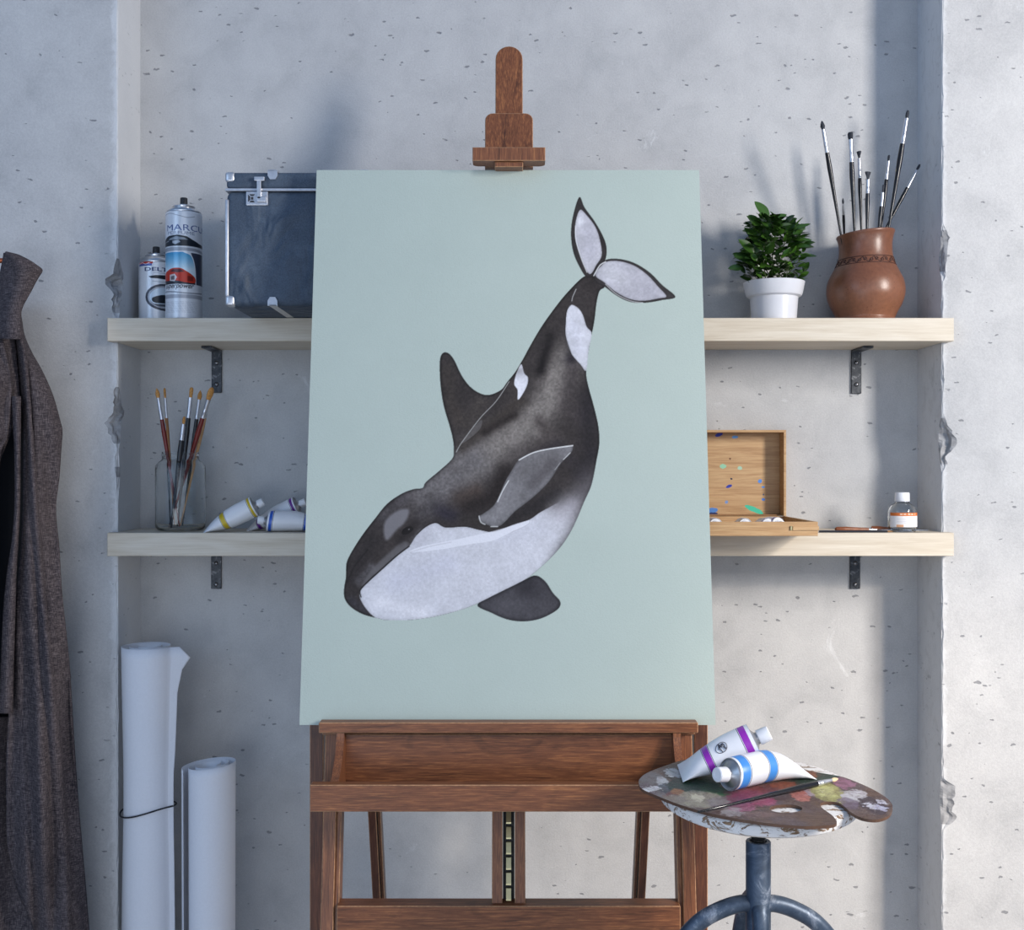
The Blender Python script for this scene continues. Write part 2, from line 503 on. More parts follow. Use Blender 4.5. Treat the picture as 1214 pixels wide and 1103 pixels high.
pillar('wall_right', XR, 1, [(zpx(300), 0.052, 0.016, 0.018), (zpx(525), 0.052, 0.030, 0.018), (zpx(455), 0.03, 0.004, 0.008),
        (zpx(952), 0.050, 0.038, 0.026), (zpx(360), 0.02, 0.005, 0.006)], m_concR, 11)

# ------------------------------------------------------------------ shelves and brackets
def pale_wood(name):
    t = NT(name); t.set(Roughness=0.55, Specular_IOR_Level=0.3)
    g, _ = t.noise(t.mapping(scale=(1.2, 14, 14)), 6.0, 5, 0.55, 0.6)
    f, _ = t.noise(t.mapping(scale=(3, 120, 120)), 5.0, 4, 0.6)
    c = t.ramp(g, [(0.3, rgb(196, 182, 160)), (0.5, rgb(212, 201, 182)), (0.7, rgb(222, 213, 197))])
    c = t.mix(0.3, c, t.ramp(f, [(0.3, rgb(184, 170, 148)), (0.7, rgb(228, 220, 206))]))
    t.color(c); t.normal(t.bump(f, 0.12, 0.0006)); return t.m
m_shelf = pale_wood('pale_ash')
SH_F = -0.147
SX0, SX1 = -0.6975, 0.7614
Z_UP, Z_LO, SH_T = 1.3587, 0.9881, 0.040
def shelf(zt, label):
    e = 0.0008
    out = [(SX0, SH_F), (SX1, SH_F), (SX1, FACE_Y-0.001), (XR-e, FACE_Y-0.001), (XR-e, -0.0005), (XL+e, -0.0005), (XL+e, FACE_Y-0.001), (SX0, FACE_Y-0.001)]
    bm = bmesh.new()
    add_prism(bm, out, lambda u, v, h: Vector((u, v, h)), zt-SH_T, zt)
    bmesh.ops.recalc_face_normals(bm, faces=bm.faces)
    es = [e_ for e_ in bm.edges if all(v.co.y < SH_F+0.001 for v in e_.verts)]
    bmesh.ops.bevel(bm, geom=es, offset=0.001, segments=1, affect='EDGES')
    return tag(link('shelf', bm, m_shelf), label, 'shelf', 'pale wooden shelves in the alcove')
shelf(Z_UP, 'upper pale wooden shelf carrying the spray cans, plant and vase')
shelf(Z_LO, 'lower pale wooden shelf carrying the brush jar, paint box and bottle')

m_iron = NT('blackened_iron')
_f, _ = m_iron.noise(m_iron.tc.outputs['Object'], 70, 6, 0.7, 1.0)
m_iron.color(m_iron.ramp(_f, [(0.35, (0.018, 0.022, 0.028)), (0.55, (0.06, 0.064, 0.07)), (0.68, (0.36, 0.36, 0.37))]))
m_iron.set(Roughness=0.42, Metallic=0.5); m_iron = m_iron.m
m_screw = plain('screw_head', (0.2, 0.2, 0.21), 0.3, 0.9)
def bracket(px, top, ppx0, ppx1, py1, label):
    "flat iron L bracket: plate on the back wall, arm under the shelf"
    cx = (px-VX)/F*2.1; w = 0.0188; t = 0.004
    zb = CAM_Z-(py1-VY)/F*2.1
    zt = top-SH_T-0.0004
    root = empty('shelf_bracket', (cx, 0, zb), label, 'bracket', 'iron brackets under the shelves')
    bm = box2(cx-w/2, cx+w/2, -t-0.0006, -0.0006, zb, zt, 0.0008, 0)
    link('wall_plate', bm, m_iron, root, local=False)
    bm = box2(cx-w/2, cx+w/2, -0.075, -t-0.0006, zt-t, zt, 0.0008, 0)
    link('arm', bm, m_iron, root, local=False)
    for zz in (zt-0.024, zt-0.064):
        bm = bmesh.new()
        M = Matrix.Translation((cx, -t-0.0004, max(zz, zb+0.008))) @ Matrix.Rotation(math.pi/2, 4, 'X')
        add_lathe(bm, [(0.0040, 0), (0.0040, 0.0012), (0.0028, 0.0028), (0.0008, 0.0032)], 14, M=M)
        link('screw', bm, m_screw, root, local=False, smooth=50)
bracket(257.5, Z_UP, 0, 0, 466, 'iron bracket under the left end of the upper shelf, above the jar of brushes')
bracket(1014.5, Z_UP, 0, 0, 467, 'iron bracket under the right end of the upper shelf, below the clay vase')
bracket(257, Z_LO, 0, 0, 698, 'iron bracket under the left end of the lower shelf, above the paper rolls')
bracket(1013, Z_LO, 0, 0, 698, 'iron bracket under the right end of the lower shelf, near the bottle')

# ------------------------------------------------------------------ easel
W_D, W_M, W_L = rgb(50, 29, 23), rgb(124, 77, 51), rgb(190, 128, 80)
m_wal = walnut('walnut', W_D, W_M, W_L, 0.0)
m_wal2 = walnut('walnut_frame', rgb(44, 27, 24), rgb(96, 60, 46), rgb(140, 92, 62), 3.1)
m_wedge = plain('walnut_worn_edge', rgb(168, 126, 92), 0.5, var=0.3, scale=200)
EX = -0.0048
LEAN = 0.172          # run per rise
CB_Y, CB_Z = -0.46, 0.728     # canvas lower front edge
def ly(z, off=0.0):   # y on the leaning plane at height z, off metres behind the canvas front
    return CB_Y + LEAN*(z-CB_Z) + off
def fx(off_px, d): return EX + off_px/F*d
easel = empty('easel', (EX, -0.40, 0), 'dark walnut H-frame studio easel holding the whale painting', 'easel')
mw = [m_wal, m_wedge]; mw2 = [m_wal2, m_wedge]
# front legs in the leaning plane
OFL = 0.020
for s in (-1, 1):
    x = EX + s*0.2565
    beam('front_leg', (x, ly(0.0, OFL), 0.0), (x, ly(0.80, OFL), 0.80), 0.0185, 0.028, mw, easel)
    x = EX + s*0.2475
    # slim inner lath against each front leg
    beam('inner_lath', (x+s*-0.0035, ly(0.0, OFL+0.008), 0.0), (x+s*-0.0035, ly(0.735, OFL+0.008), 0.735), 0.0065, 0.030, mw, easel)
    # upright outer posts behind
    x = EX + s*0.2865
    beam('outer_post', (x, -0.395, 0.0), (x, -0.395, 0.80), 0.0205, 0.030, mw2, easel)
    # rear legs running back to the floor
    x = EX + s*0.2085
    beam('rear_leg', (x, -2.1+1.957, 0.0), (x, -2.1+1.957-0.38*0.715, 0.715), 0.0125, 0.024, mw2, easel)
    x = EX + s*0.1985
    beam('rear_lath', (x, -2.1+1.962, 0.0), (x, -2.1+1.962-0.38*0.715, 0.715), 0.0045, 0.022, mw2, easel)
# cross rails
zc = lambda py, d: CAM_Z-(py-VY)/F*d
def xrail(name, x0, x1, z0, z1, y0, y1, mats=mw, label=None):
    "rail along x with worn edges, own Z along the rail"
    L = x1-x0
    bm = box((0, 0, L/2), (z1-z0, y1-y0, L), 0.0012, 1)
    q = Matrix(((0, 0, 1), (0, 1, 0), (-1, 0, 0))).to_quaternion()
    return link(name, bm, mats, easel, loc=Vector((x0, (y0+y1)/2, (z0+z1)/2))-easel.location, quat=q, label=label)
xrail('canvas_ledge', EX-0.2712, EX+0.2705, zc(869.5, 1.618), zc(857, 1.618), CB_Y-0.0225, CB_Y-0.0015)
xrail('ledge_support', EX-0.2700, EX+0.2690, CB_Z-0.014, CB_Z-0.001, CB_Y-0.001, CB_Y+0.06)
xrail('back_panel', EX-0.236, EX+0.236, 0.620, 0.716, ly(0.67, 0.004), ly(0.67, 0.016))
xrail('front_rail', EX-0.2710, EX+0.2710, zc(963, 1.545), zc(931, 1.545), -0.555, -0.537)
xrail('tray_bottom', EX-0.2690, EX+0.2690, zc(963, 1.545)+0.002, zc(963, 1.545)+0.010, -0.5365, -0.470, mw2)
# curved brackets between ledge and rail
for s in (-1, 1):
    x = EX + s*0.2405
    zt, zb = zc(869.5, 1.618)-0.0004, zc(931, 1.545)-0.004
    prof = [(CB_Y+0.012, zt), (CB_Y-0.020, zt)]
    for k in range(1, 10):
        t = k/10
        prof.append((CB_Y-0.020 + (-0.5365-(CB_Y-0.020))*(t**2.0), zt+(zb-zt)*t))
    prof += [(-0.5365, zb), (-0.5365, zb-0.022), (CB_Y+0.004, zb-0.022)]
    bm = bmesh.new()
    add_prism(bm, prof, lambda u, v, h: Vector((h, u, v)), x-0.0055, x+0.0055)
    link('side_bracket', bm, [m_wal], easel, local=False)
# lower crossbar
dl = 1.60
xrail('lower_crossbar', EX-0.2425, EX+0.2425, zc(1150, dl), zc(1074, dl), ly(0.46, 0.004), ly(0.46, 0.034))
xrail('back_crossbar', EX-0.274, EX+0.274, 0.60, 0.64, ly(0.62, 0.05), ly(0.62, 0.07), mw2)
# twin uprights with the brass ratchet between them
for s in (-1, 1):
    x = EX + s*0.0163
    beam('centre_upright', (x, ly(0.30, 0.022), 0.30), (x, ly(1.25, 0.022), 1.25), 0.0150, 0.022, mw, easel)
rz0, rz1 = 0.30, 0.70
m_black = plain('black_slot', (0.006, 0.006, 0.006), 0.6)
beam('ratchet_slot', (EX, ly(rz0, 0.028), rz0), (EX, ly(rz1, 0.028), rz1), 0.0165, 0.005, [m_black, m_black], easel)
m_brass = plain('old_brass', rgb(196, 184, 140), 0.28, 0.85)
m_brassd = plain('brass_shadow_tooth', rgb(120, 98, 60), 0.35, 0.9)
zz = 0.42
while zz < 0.70:
    bm = bmesh.new()
    y = ly(zz, 0.0205)
    # each tooth: a sloped brass tread with a square nose
    pr = [(0.0, 0.0), (-0.0055, 0.0015), (-0.0055, 0.0035), (-0.001, 0.0165), (0.004, 0.0165), (0.004, 0.0)]
    add_prism(bm, pr, lambda u, v, h: Vector((h, y+u+LEAN*v, zz+v)), EX-0.0036, EX+0.0036)
    link('ratchet_tooth', bm, [m_brass], easel, local=False)
    zz += 0.0208
# mast with rounded top, clamp block and holding bar
def plate(name, outline, y0, y1, mats, label=None):
    bm = bmesh.new()
    add_prism(bm, outline, lambda u, v, h: Vector((u, h+LEAN*(v-CB_Z), v)), y0, y1)
    bmesh.ops.recalc_face_normals(bm, faces=bm.faces)
    es = [e for e in bm.edges if abs((e.verts[0].co-e.verts[1].co).y - LEAN*(e.verts[0].co-e.verts[1].co).z) < 1e-5]
    bmesh.ops.bevel(bm, geom=es, offset=0.0011, segments=1, affect='EDGES', material=1)
    return link(name, bm, mats, easel, local=False, label=label)
dT = 1.845
hw = 0.0222; zt = zc(51.5, dT)
out = [(EX-hw, 1.0), (EX+hw, 1.0)]
for k in range(0, 13):
    a = math.pi*k/12
    out.append((EX+hw*math.cos(a), zt-hw+hw*math.sin(a)))
plate('mast', out, CB_Y+0.034, CB_Y+0.052, mw)
dB = 1.80
b0, b1 = zc(200, dB)+0.002, zc(134.5, 1.815); hb = 28.5/F*1.805; r = 0.012
out = [(EX-hb, b0), (EX+hb, b0)]
for cx_, a0 in ((EX+hb-r, 0), (EX-hb+r, math.pi/2)):
    for k in range(6):
        a = a0+math.pi/2*k/5
        out.append((cx_+r*math.cos(a), b1-r+r*math.sin(a)))
plate('clamp_block', out, CB_Y+0.012, CB_Y+0.0335, mw)
# holding bar: jutting forward over the canvas top edge
zh0, zh1 = zc(190.5, 1.752), zc(174.5, 1.752)
yb = -2.1+1.752
hh = 43.2/F*1.752
bm = bmesh.new()
r = 0.010
pl = [(EX-hh, yb), (EX+hh, yb), (EX+hh, yb+0.024)]
for k in range(5):
    a = math.pi/2*k/4; pl.append((EX+hh-r+r*math.cos(a), yb+0.024+r*math.sin(a)))
for k in range(5):
    a = math.pi/2+math.pi/2*k/4; pl.append((EX-hh+r+r*math.cos(a), yb+0.024+r*math.sin(a)))
pl.append((EX-hh, yb+0.024))
# avoid duplicate corner points
q = []
for p in pl:
    if not q or (abs(p[0]-q[-1][0])+abs(p[1]-q[-1][1])) > 1e-4: q.append(p)
add_prism(bm, q, lambda u, v, h: Vector((u, v, h)), zh0, zh1)
bmesh.ops.recalc_face_normals(bm, faces=bm.faces)
bmesh.ops.bevel(bm, geom=[e for e in bm.edges if e.verts[0].co.y < yb+1e-5 and e.verts[1].co.y < yb+1e-5], offset=0.001, segments=1, affect='EDGES', material=1)
link('holding_bar', bm, mw, easel, local=False)
link('bar_lip', box2(EX-0.022, EX+0.022, yb+0.006, yb+0.034, zh0-0.008, zh0-0.0002, 0.001, 1), mw, easel, local=False)

# ------------------------------------------------------------------ canvas with the whale
cw0, cw1 = (355-VX)/F*1.64, (848.5-VX)/F*1.64
cvs = empty('canvas_painting', ((cw0+cw1)/2, CB_Y, CB_Z), 'large pale green canvas painted with a black and white orca, standing on the easel', 'painting')
CH = 0.8535; un = Vector((0, LEAN, 1)).normalized()   # along the canvas, upwards
nn = Vector((0, un.z, -un.y))                          # into the canvas, backwards
H_, W_ = 900, 640
vv_, uu_ = np.meshgrid(np.linspace(0, 1, H_), np.linspace(0, 1, W_), indexing='ij')
pos = np.stack([cw0+(cw1-cw0)*uu_, CB_Y+un.y*CH*vv_, CB_Z+un.z*CH*vv_], -1)
dd_ = pos[..., 1]-CAM_Y
PX = VX+pos[..., 0]/dd_*F; PY = VY-(pos[..., 2]-CAM_Z)/dd_*F
PY = PY[::1]
cv = Canvas2D(PX, PY, (178, 190, 182))
cv.dx = cv.dy = 0.8
n1 = fbm(H_, W_, 90, 4); n2 = fbm(H_, W_, 22, 4); n3 = fbm(H_, W_, 3, 2); n4 = fbm(H_, W_, 40, 5)
cv.img += ((n1-0.5)*0.02)[..., None]
body = [(700,327),(690.8,329),(676.6,342.6),(662.5,359),(643.6,385),(629.4,408.7),(620,426),(610.8,441.3),(601.4,453),(594,462.5),(580,468.4),(568,466),(556.6,457.8),(547,444.8),(539,428),(533,420),(527,417.9),(522.6,422.4),(521.2,434),(522.4,457.8),(526,481),(533,505),(537,521.4),(538,535.6),(535.4,545),(518.9,560),(504.7,572),(501,578.7),(491,580),(476.5,585.4),(459,597.5),(444.8,614.8),(430.4,633.5),(417.4,653.7),(410.8,668),(410.2,684),(407.9,698.4),(408.7,710),(416,720),(430.4,728.6),(449,733.5),(459,735.3),(485,735.3),(514,731.5),(542.8,724.3),(563,717),(591.8,702.7),(620.6,688.3),(635,678),(655,659.5),(669.6,642),(681,622),(692.7,594.6),(701.4,574.4),(707.4,545),(710.5,526),(709.3,505),(703.9,481.4),(698,460),(695,443.6),(696.8,422.4),(701.5,396),(702.5,392),(705,378),(707.3,359),(710.8,345),(716.7,340.3),(712,330)]
flank = [(676.6,361.5),(684.9,365),(690.8,373.3),(695.5,387.5),(701.4,395.7),(697.8,415.8),(695,439.3),(688.4,432.3),(676.6,418),(670.7,399.2),(670.7,382.7),(672.4,368.6)]
saddle = [(617.9,431.9),(621.4,442.5),(626,448.4),(623.7,460),(614.3,474.3),(613.6,462.5),(609.6,455.4),(612,443.6)]
belly = [(427,701.3),(436,691),(453.4,675.3),(470.7,659.5),(485,648),(493.8,635),(505.3,624.9),(516.9,620.5),(528.4,625.7),(551.4,624.9),(568.7,628.6),(586,630.6),(609,622),(627.8,616.2),(640.8,607.5),(666.8,593),(681,583),(695.6,566),(708,552),(705,572),(692.7,597),(681,624),(669.6,644),(655,661),(635,680),(620.6,690),(591.8,704),(563,719),(542.8,726),(514,733),(485,737),(459,737),(446,733),(436,724.3),(427.5,711)]
lowfin = [(565.9,717),(591.8,702.7),(620.6,688.3),(635,682.5),(646.6,689.7),(655.2,702.7),(663.9,712.8),(662.4,721.4),(649.5,730),(635,735.3),(617.8,737),(600.5,734.4),(583,727)]
pec = [(615.5,545),(632,536.8),(650.9,532),(672,528.6),(679,529),(677,537),(665,549.7),(650.9,571),(632,589.8),(610.8,606.3),(594.3,622.8),(582.5,624),(570.7,619),(567.4,613),(575.4,607.5),(587.2,596.9),(599,571),(606,559)]
fl1 = [(686.7,233.7),(693,246),(704.9,262.5),(714.3,279),(719,293),(717.9,307.3),(710.8,316),(703.7,327),(695.5,328.5),(688.4,319),(680,300.2),(677,279),(679,257.7)]
fl1w = [(687.5,249),(695.5,255.4),(706,269.5),(711.5,286),(713.3,303),(707,314.3),(701.4,324),(696.7,322.8),(688.9,305),(682.2,283.7),(682.3,264.8)]
fl2 = [(703.7,325),(710.8,313),(721.4,307.3),(737.9,307.7),(754.4,313),(771,323.8),(785,338),(800.8,352),(785,355.9),(766,359),(747,358),(730.8,350.5),(716.7,340),(707,335)]
fl2w = [(706,326.5),(713,315),(722.6,309.6),(738,310.5),(753.5,316),(768.5,327),(780.5,340.3),(790,351.3),(782,353.6),(763.9,356.6),(747.4,354.8),(730.8,346.6),(716.7,335)]
mb = cv.mask(body, True, 4)
DK = np.array((50, 47, 48))/255.0
def wash(m, base, blobs, edge=0.35, er=5, grain=0.10, mott=0.22):
    "a watercolour wash clipped to mask m: base colour, soft blobs, darker rim, paper grain"
    col = np.ones(PX.shape+(3,))*np.array(base)/255.0
    for pts, w, c, a in blobs:
        k = cv.soft(pts, w)*a
        k = np.clip(k*(0.65+0.7*n2), 0, 1)[..., None]
        col = col*(1-k)+np.array(c)/255.0*k
    rim = np.clip((1-blur(m, er))*2, 0, 1)*edge
    col = col*(1-rim[..., None])
    col = col*(1+((n3-0.5)*grain*2)[..., None])*(1+((n2-0.5)*mott)[..., None])
    mm = m[..., None]
    cv.img = cv.img*(1-mm)+col*mm
wash(cv.mask(lowfin), (66, 64, 68), [([(600,715),(640,722)], 16, (80,78,82), .7), ([(625,695)], 14, (48,46,50), .8)])
wash(mb, (56, 51, 50), [
    ([(672,425),(655,470),(628,505),(590,528),(555,552)], 21, (124,118,113), 1.0),
    ([(560,548),(530,570),(505,590)], 22, (104,100,100), .95),
    ([(668,428),(662,470)], 10, (120,114,109), .6),
    ([(652,400),(640,440)], 7, (30,27,27), .85),
    ([(640,380),(615,440)], 4, (66,60,56), .6),
    ([(690,395),(678,425)], 9, (34,31,36), .9),
    ([(680,440),(672,480),(690,500)], 12, (66,60,60), .8),
    ([(697,470),(700,540),(690,560)], 13, (40,37,40), .8),
    ([(640,500),(655,520),(625,540)], 9, (72,66,64), .8),
    ([(618,475),(575,508),(548,530)], 8, (60,54,50), .8),
    ([(575,512),(610,492)], 5, (42,37,35), .8),
    ([(600,560),(585,590),(555,600)], 11, (38,33,32), .9),
    ([(625,545),(660,528),(690,560)], 8, (48,44,46), .7),
    ([(535,612),(520,605)], 9, (44,41,50), .8),
    ([(545,590),(565,582)], 9, (74,62,56), .6),
    ([(550,618),(600,625)], 6, (52,48,46), .8),
    ([(640,600),(600,618),(660,585)], 7, (40,37,38), .8),
    ([(612,535)], 14, (92,86,84), .5),
    ([(700,340)], 9, (52,47,46), .8),
    ([(706,325)], 7, (38,34,33), .9),
    ([(530,440),(535,480),(545,500)], 10, (62,56,52), .8),
    ([(570,478),(556,500)], 10, (70,64,60), .7),
    ([(440,640),(425,670),(418,690)], 9, (46,42,42), .8),
    ([(480,590),(455,612)], 8, (84,80,82), .7),
    ([(450,680),(485,650),(500,630)], 5, (88,84,86), .8),
    ([(425,690),(440,672)], 5, (96,94,97), .6),
    ([(416,712),(432,724)], 6, (58,56,60), .8),
    ([(500,610),(515,600)], 9, (74,70,72), .6),
], 0.42, 4, 0.17)
# dorsal fin seam, lighter sliver
cv.put(cv.mask([(570.7,498),(569.5,508),(557,520),(548,525),(559,510)]), (120,117,116), .45)
cv.put(cv.line([(541,536),(548,524),(570,495),(588,476),(603.7,452.5)], 0.9), (196,196,192), .75)
# eye patch and jaw band
m = cv.mask([(455,632),(457,617.7),(470.7,606),(483.7,603.7),(484,612),(478,622),(470.7,628),(459,640.7)])
cv.put(blur(m, 2), (132,130,134), .8)
cv.put(blur(cv.mask([(428,695),(440,676),(462,655),(478,642),(484,648),(466,662),(446,680),(432,694)]), 2), (112,110,112), .65)
cv.put(cv.line([(412,690),(420,672),(436,652)], 2), (28,26,26), .4)
# belly: pale, cooler bands, shading into grey at the flank
m = cv.mask(belly)
m = np.where(PX > 640, m+(blur(blur(m, 12), 12)-m)*np.clip((PX-640)/25, 0, 1), m)*np.clip(mb, 0, 1)
wash(m, (200, 200, 206), [
    ([(700,560),(690,585)], 20, (112,108,112), 1.0),
    ([(680,600),(665,606)], 14, (172,168,174), .7),
    ([(530,668),(470,690)], 14, (196,196,206), .8),
    ([(600,640),(640,625)], 12, (200,200,208), .7),
    ([(505,635),(495,645)], 8, (186,185,192), .8),
    ([(450,715),(500,728)], 9, (222,221,226), .8),
], 0.07, 4, 0.055, 0.08)
cv.put(cv.line([(428,708),(427,700),(436,690),(453,674.5),(471,658.5),(485,648)], 1.6), (30,28,28), .8)
cv.put(cv.line([(494,634),(505,624),(517,619.5),(528,625),(551,624),(569,628),(586,630),(609,621.5),(628,615.5)], 1.2), (38,35,34), .7)
cv.put(cv.mask([(580,631),(609,623),(628,617),(627,622),(606,631),(585,641),(560,645),(520,652),(486,655),(500,648),(540,640)]), (226,226,232), .75)
cv.put(cv.line([(486,655),(510,648),(535,643)], 1.0), (176,174,180), .5)
cv.put(cv.line([(628,616),(626,622),(607,631)], 0.8), (168,166,172), .6)
# eye
cv.put(cv.mask([(476,631),(480,626),(487,624),(490,628),(484,633),(478,634)]), (20,18,18), .9)
cv.put(cv.mask([(484,627.5),(485.5,627),(485.6,628.3),(484.3,628.6)]), (220,220,220), .9)
cv.put(cv.soft([(493,620),(482,632),(474,641)], 5)*mb, (40,36,36), .55)
# pectoral fin
wash(cv.mask(pec), (122, 120, 122), [([(655,545),(620,560)], 14, (100,97,98), .7), ([(600,600),(585,615)], 9, (128,126,128), .8), ([(632,575),(655,550)], 8, (84,80,82), .7), ([(620,590)], 7, (92,89,90), .5)], 0.25, 3, 0.10)
for pl_, w_, a_ in (([(615.5,545.5),(632,537),(651,532.5),(679,528.5)], 1.5, .9), ([(603,570),(596,582),(590,595)], 1.2, .85), ([(568,612),(570,619),(575,622)], 1.2, .8), ([(582,624.5),(590,624.5)], 1.2, .8), ([(676,537),(668,545)], 0.9, .8), ([(664,549),(658,557)], 0.8, .5)):
    cv.put(cv.line(pl_, w_), (226,226,224), a_)
# patches and flukes
wash(cv.mask(flank), (204,204,210), [([(680,385),(686,415)], 7, (200,200,208), .8)], 0.08, 3, 0.05)
cv.put(cv.line([(677,361),(671.5,369),(670.4,383),(670.6,399),(677,419)], 0.9), (24,22,22), .7)
cv.put(cv.line([(683,343),(679,352),(678,357)], 0.9), (200,200,198), .8)
wash(cv.mask(saddle), (218,218,224), [([(616,440)], 6, (150,148,150), .8)], 0.05, 2, 0.05)
wash(cv.mask(fl1), (52,48,48), [([(714,285)], 8, (44,40,40), .8)], 0.3, 2)
wash(cv.mask(fl1w), (192,190,196), [([(698,270),(700,300)], 9, (184,182,190), .8), ([(686,262)], 6, (214,214,218), .8)], 0.10, 3, 0.06)
wash(cv.mask(fl2), (56,52,52), [], 0.3, 2)
wash(cv.mask(fl2w), (180,178,185), [([(720,320),(735,330)], 12, (194,193,198), .9), ([(770,345)], 12, (172,170,178), .8)], 0.10, 3, 0.06)
cv.put(cv.line([(682.5,268),(683,285),(689,306),(696,323)], 1.0), (232,232,232), .85)
cv.put(cv.line([(704,327),(711,315),(718,310.5)], 1.3), (236,236,236), .85)
cv.put(cv.line([(718,337),(731,349),(748,357),(762,359)], 1.0), (226,226,226), .7)
m_canvas = colorattr('painted_canvas', 'paint', 0.75, 420, 0.35, Specular_IOR_Level=0.2)
grid_object('painted_face', pos, cv.img, m_canvas, cvs, smooth=False)
# body of the stretched canvas behind its face
bm = bmesh.new()
o0 = Vector((0, 0, 0))
def cpt(u, v, h):
    p = Vector((cw0+(cw1-cw0)*u, CB_Y, CB_Z)) + un*(CH*v) + nn*h
    return p
add_prism(bm, [(0, 0), (1, 0), (1, 1), (0, 1)], cpt, 0.0002, 0.012)
m_cside = plain('canvas_edge_cloth', rgb(178, 190, 182), 0.8, scale=600, bump=0.1)
link('canvas_edge', bm, [m_cside], cvs, local=False)

# ------------------------------------------------------------------ spray cans
m_can = colorattr('printed_tin', 'paint', 0.28, 400, 0.0, Metallic=0.15)
m_tin = plain('bare_tin', (0.62, 0.63, 0.65), 0.28, 0.9, var=0.05)
m_cap = plain('black_nozzle', (0.02, 0.02, 0.022), 0.35)
def spray_can(cx, y, r, ztop, zcup, znoz0, znoz1, label, draw, wimg=300, himg=420):
    d = y-CAM_Y
    root = empty('spray_can', (cx, y, Z_UP+0.0003), label, 'spray can', 'spray cans on the upper shelf')
    k = F/d                                        # px per metre at the can
    # label coordinates: X = arc px from the side facing the camera, Y = photo-like px rows
    th = np.linspace(-math.pi, math.pi, wimg+1)[:-1]
    base_a = math.atan2(-1, -cx/ -CAM_Y if False else 0)  # faces -Y
    z = np.linspace(ztop, Z_UP+0.0005, himg)
    TH, Z = np.meshgrid(th, z)
    X = TH*r*k; Y = VY-(Z-CAM_Z)*k
    cvx = Canvas2D(X, Y, (226, 228, 232)); cvx.dx = abs(X[0,1]-X[0,0]); cvx.dy = abs(Y[1,0]-Y[0,0])
    draw(cvx)
    A = -math.pi/2+TH
    rr = np.full(Z.shape, r)
    edge = 0.0016
    rr = rr-np.clip(1-(ztop-Z)/edge, 0, 1)**2*edge*0.8-np.clip(1-(Z-Z_UP)/0.0025, 0, 1)**2*0.0018
    pos = np.stack([cx+rr*np.cos(A), y+rr*np.sin(A), Z], -1)
    grid_object('can_body', pos, cvx.img, m_can, root, wrap=True)
    bm = lathe([(r-0.0018, ztop-0.0006), (r-0.001, ztop+0.0012), (r*0.97, ztop+0.002), (r*0.90, ztop+(zcup-ztop)*0.55), (r*0.80, zcup-0.004), (r*0.60, zcup),
                (r*0.62, zcup+0.0025), (r*0.52, zcup+0.003), (r*0.46, zcup-0.001), (r*0.25, zcup-0.001)], 48, cx=cx, cy=y)
    link('can_shoulder', bm, m_tin, root, local=False, smooth=50)
    bm = lathe([(r*0.34, zcup+0.0025), (r*0.31, zcup+0.006), (r*0.20, znoz0)], 32, cx=cx, cy=y)
    link('valve_collar', bm, m_tin, root, local=False, smooth=50)
    bm = lathe([(r*0.21, znoz0), (r*0.205, znoz1-0.001), (r*0.19, znoz1), (r*0.05, znoz1)], 24, cx=cx, cy=y)
    bm2 = add_box(bm, (cx, y-r*0.2, (znoz0+znoz1)/2+0.001), (0.003, 0.003, 0.003))
    link('nozzle', bm, m_cap, root, local=False, smooth=50)
    link('base_rim', lathe([(r-0.0006, Z_UP+0.0003), (r-0.0002, Z_UP+0.002), (r-0.0014, Z_UP+0.0035)], 48, cx=cx, cy=y), m_tin, root, local=False, smooth=50)
    return root
